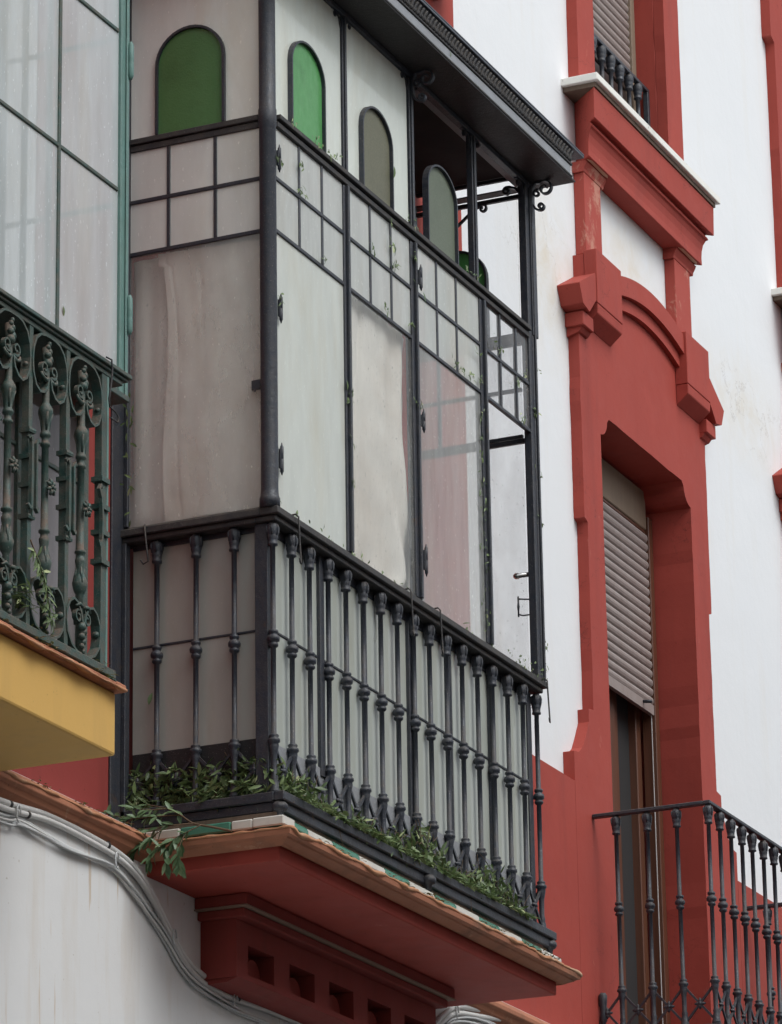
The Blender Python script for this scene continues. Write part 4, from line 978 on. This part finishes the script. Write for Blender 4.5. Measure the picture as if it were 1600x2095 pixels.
def stick(x, y, z, n, sp=.012, L=(.012, .03)):
    for _ in range(n):
        b.leaf((x+rl.gauss(0, sp), y-rl.random()*.008, z+abs(rl.gauss(0, sp))), (rl.gauss(0, .7), -.25, rl.gauss(-.25, .9)), (rl.gauss(0, .5), -1, .4), L[0]+(L[1]-L[0])*rl.random(), .004+.006*rl.random(), .3)
for x in (.12, .28, .33, .42, .46, 1.06, 1.13, 1.60, 1.66): stick(x, -.580, 1.392, 5, .014)
for x, z, n in ((.02, 1.22, 12), (.02, .72, 9), (.19, 1.17, 6), (.19, 1.27, 6), (.21, 1.17, 4), (.37, .985, 5), (.57, .40, 3), (.572, .55, 9), (.575, .25, 5), (.945, 1.25, 14), (.95, 1.18, 16), (.93, 1.33, 6), (.77, 1.17, 8), (1.10, 1.01, 7), (.88, .985, 7), (1.13, 1.28, 10), (1.155, 1.18, 6), (1.16, .72, 8), (1.55, .985, 10), (1.62, .985, 12), (1.48, .99, 8), (1.70, 1.10, 9), (1.72, 1.0, 8), (1.93, 1.2, 7), (2.09, 1.12, 8), (2.16, 1.17, 8), (1.86, 1.2, 6), (2.12, .985, 9), (2.25, 1.05, 10), (2.27, 1.22, 6), (2.26, .8, 8), (2.27, .62, 8), (2.27, .14, 10), (2.27, .05, 6)): stick(x, -.572, z, n)
for _ in range(70): stick(1.70+rl.random()*.06, -.568, .02+rl.random()**1.2*.9, 1, .008)
for x in [i*.09+rl.random()*.05 for i in range(24)]: stick(x, -.575, .001, rl.choice((0, 0, 1, 2, 4)), .014)
for _ in range(40): stick(1.9+rl.random()*.36, -.584, -.004, 1, .02, (.006, .014))
for _ in range(22): b.leaf((-.028-rl.random()*.008, -.045+rl.gauss(0, .01), .0+rl.random()*.5), (0, rl.gauss(0, .4), rl.gauss(0, 1)), (-1, 0, .2), .02+.015*rl.random(), .008)
tag(b.build('stuck_leaf_scraps', m_leaf, None, (1.1, -.57, .5), -1), 'small green leaf scraps stuck on the glazing bars and sill', 'leaves', kind='stuff')
def single(p, d, n, L, W, label, mat=m_leaf):
    b = MB(); b.leaf(p, d, n, L, W, .1); tag(b.build('leaf', mat, None, p, -1), label, 'leaf', 'single leaves stuck to the balconies')
single((.004-.002, -.105, -.60), (0, -.25, 1), (-1, 0, 0), .042, .017, 'dark leaf stuck on the lower left end pane between two balusters', m_leafdk)
single((-1.272, -.476, .268), (.25, 0, -1), (0, -1, 0), .034, .012, 'yellow green leaf stuck to the blueish pane above the green railing')
single((.545, -.573, .62), (.15, -.1, -1), (0, -1, .2), .035, .014, 'bright leaf on the first mullion of the black balcony')
single((1.18, -.585, 1.165), (.3, -.2, -1), (0, -1, .2), .040, .015, 'leaf dangling beside the upper hinge of the third pane', m_leafdk)
single((1.13, -.733, 2.052), (.1, -.1, -1), (0, -1, 0), .020, .008, 'small leaf stuck on the grey roof fascia')
single((.944, -.585, 1.56), (.1, 0, -1), (0, -1, 0), .045, .018, 'pale leaf stuck on the second arch frame')

# broken branch on the slab corner
Bp = (-.08, -.40, -1.07)
brn = thing('branch', Bp, 'broken leafy branch lying over the left corner of the terracotta slab', 'branch')
main = smooth([(-.075, -.44, -1.076), (-.080, -.37, -1.055), (-.085, -.31, -1.038), (-.09, -.266, -1.006), (-.09, -.219, -.98), (-.085, -.144, -.957)], 5)
subs = [[(-.085, -.34, -1.045), (-.12, -.30, -1.075), (-.135, -.27, -1.094), (-.14, -.246, -1.128), (-.14, -.237, -1.175)],
        [(-.085, -.31, -1.038), (-.12, -.24, -1.045), (-.13, -.168, -1.056), (-.135, -.12, -1.06), (-.135, -.08, -1.077)],
        [(-.09, -.266, -1.006), (-.12, -.20, -1.01), (-.13, -.12, -1.01), (-.13, -.06, -.995), (-.13, -.022, -.978)],
        [(-.12, -.30, -1.075), (-.14, -.29, -1.12), (-.14, -.284, -1.17), (-.14, -.29, -1.185)],
        [(-.12, -.24, -1.045), (-.14, -.20, -1.075), (-.145, -.16, -1.10), (-.145, -.13, -1.125)],
        [(-.09, -.219, -.98), (-.12, -.17, -.985), (-.125, -.12, -.975)],
        [(-.13, -.12, -1.01), (-.14, -.08, -1.03), (-.14, -.04, -1.045)],
        [(-.135, -.27, -1.094), (-.145, -.24, -1.11), (-.15, -.20, -1.135), (-.15, -.18, -1.16)]]
b = MB(); b.tube(main, .0042, 7, [1-.6*i/(len(main)-1) for i in range(len(main))])
lb = MB()
for s_ in subs:
    p = smooth(s_, 5); b.tube(p, .0022, 6, [1-.6*i/(len(p)-1) for i in range(len(p))])
    for i in range(4, len(p)):
        for _ in range(2):
            t_ = (p[i]-p[i-1]).normalized(); q = Vector((rl.gauss(0, .7), rl.gauss(0, .5), rl.gauss(-.25, .7)))
            lb.leaf(p[i], t_+q*.9, (-.8, rl.gauss(0, .4), .7), .032+.020*rl.random(), .012+.006*rl.random(), .12)
for i in range(14, len(main)):
    for _ in range(1): lb.leaf(main[i], (main[i]-main[i-1]).normalized()+Vector((rl.gauss(0, .8), rl.gauss(0, .5), rl.gauss(0, .8))), (-.6, -.2, .8), .034+.02*rl.random(), .015, .12)
b.build('twigs', m_twig, brn, Bp); lb.build('leaves', m_leafdk, brn, Bp, -1)
# a sprig hanging in the green railing
Sp = (-1.60, -.59, -.70)
spg = thing('branch', Sp, 'dried sprig hanging in the lower scrolls of the green railing', 'branch')
b = MB(); p = smooth([(-1.66, -.592, -.60), (-1.625, -.598, -.655), (-1.59, -.598, -.70), (-1.555, -.596, -.77), (-1.54, -.596, -.80)], 5); b.tube(p, .0025, 6)
lb = MB()
for i in range(2, len(p), 1):
    for _ in range(3): lb.leaf(p[i], Vector((rl.gauss(0, .6), -.2, rl.gauss(-.6, .6))), (0, -1, .3), .03+.025*rl.random(), .010, .2)
for _ in range(60): lb.leaf((-1.66+rl.gauss(0, .05), -.575+rl.gauss(0, .012), -.80+rl.random()*.07), rdir(.8), (0, -.5, 1), .03+.02*rl.random(), .010)
b.build('twigs', m_twig, spg, Sp); lb.build('leaves', m_leaf, spg, Sp, -1)
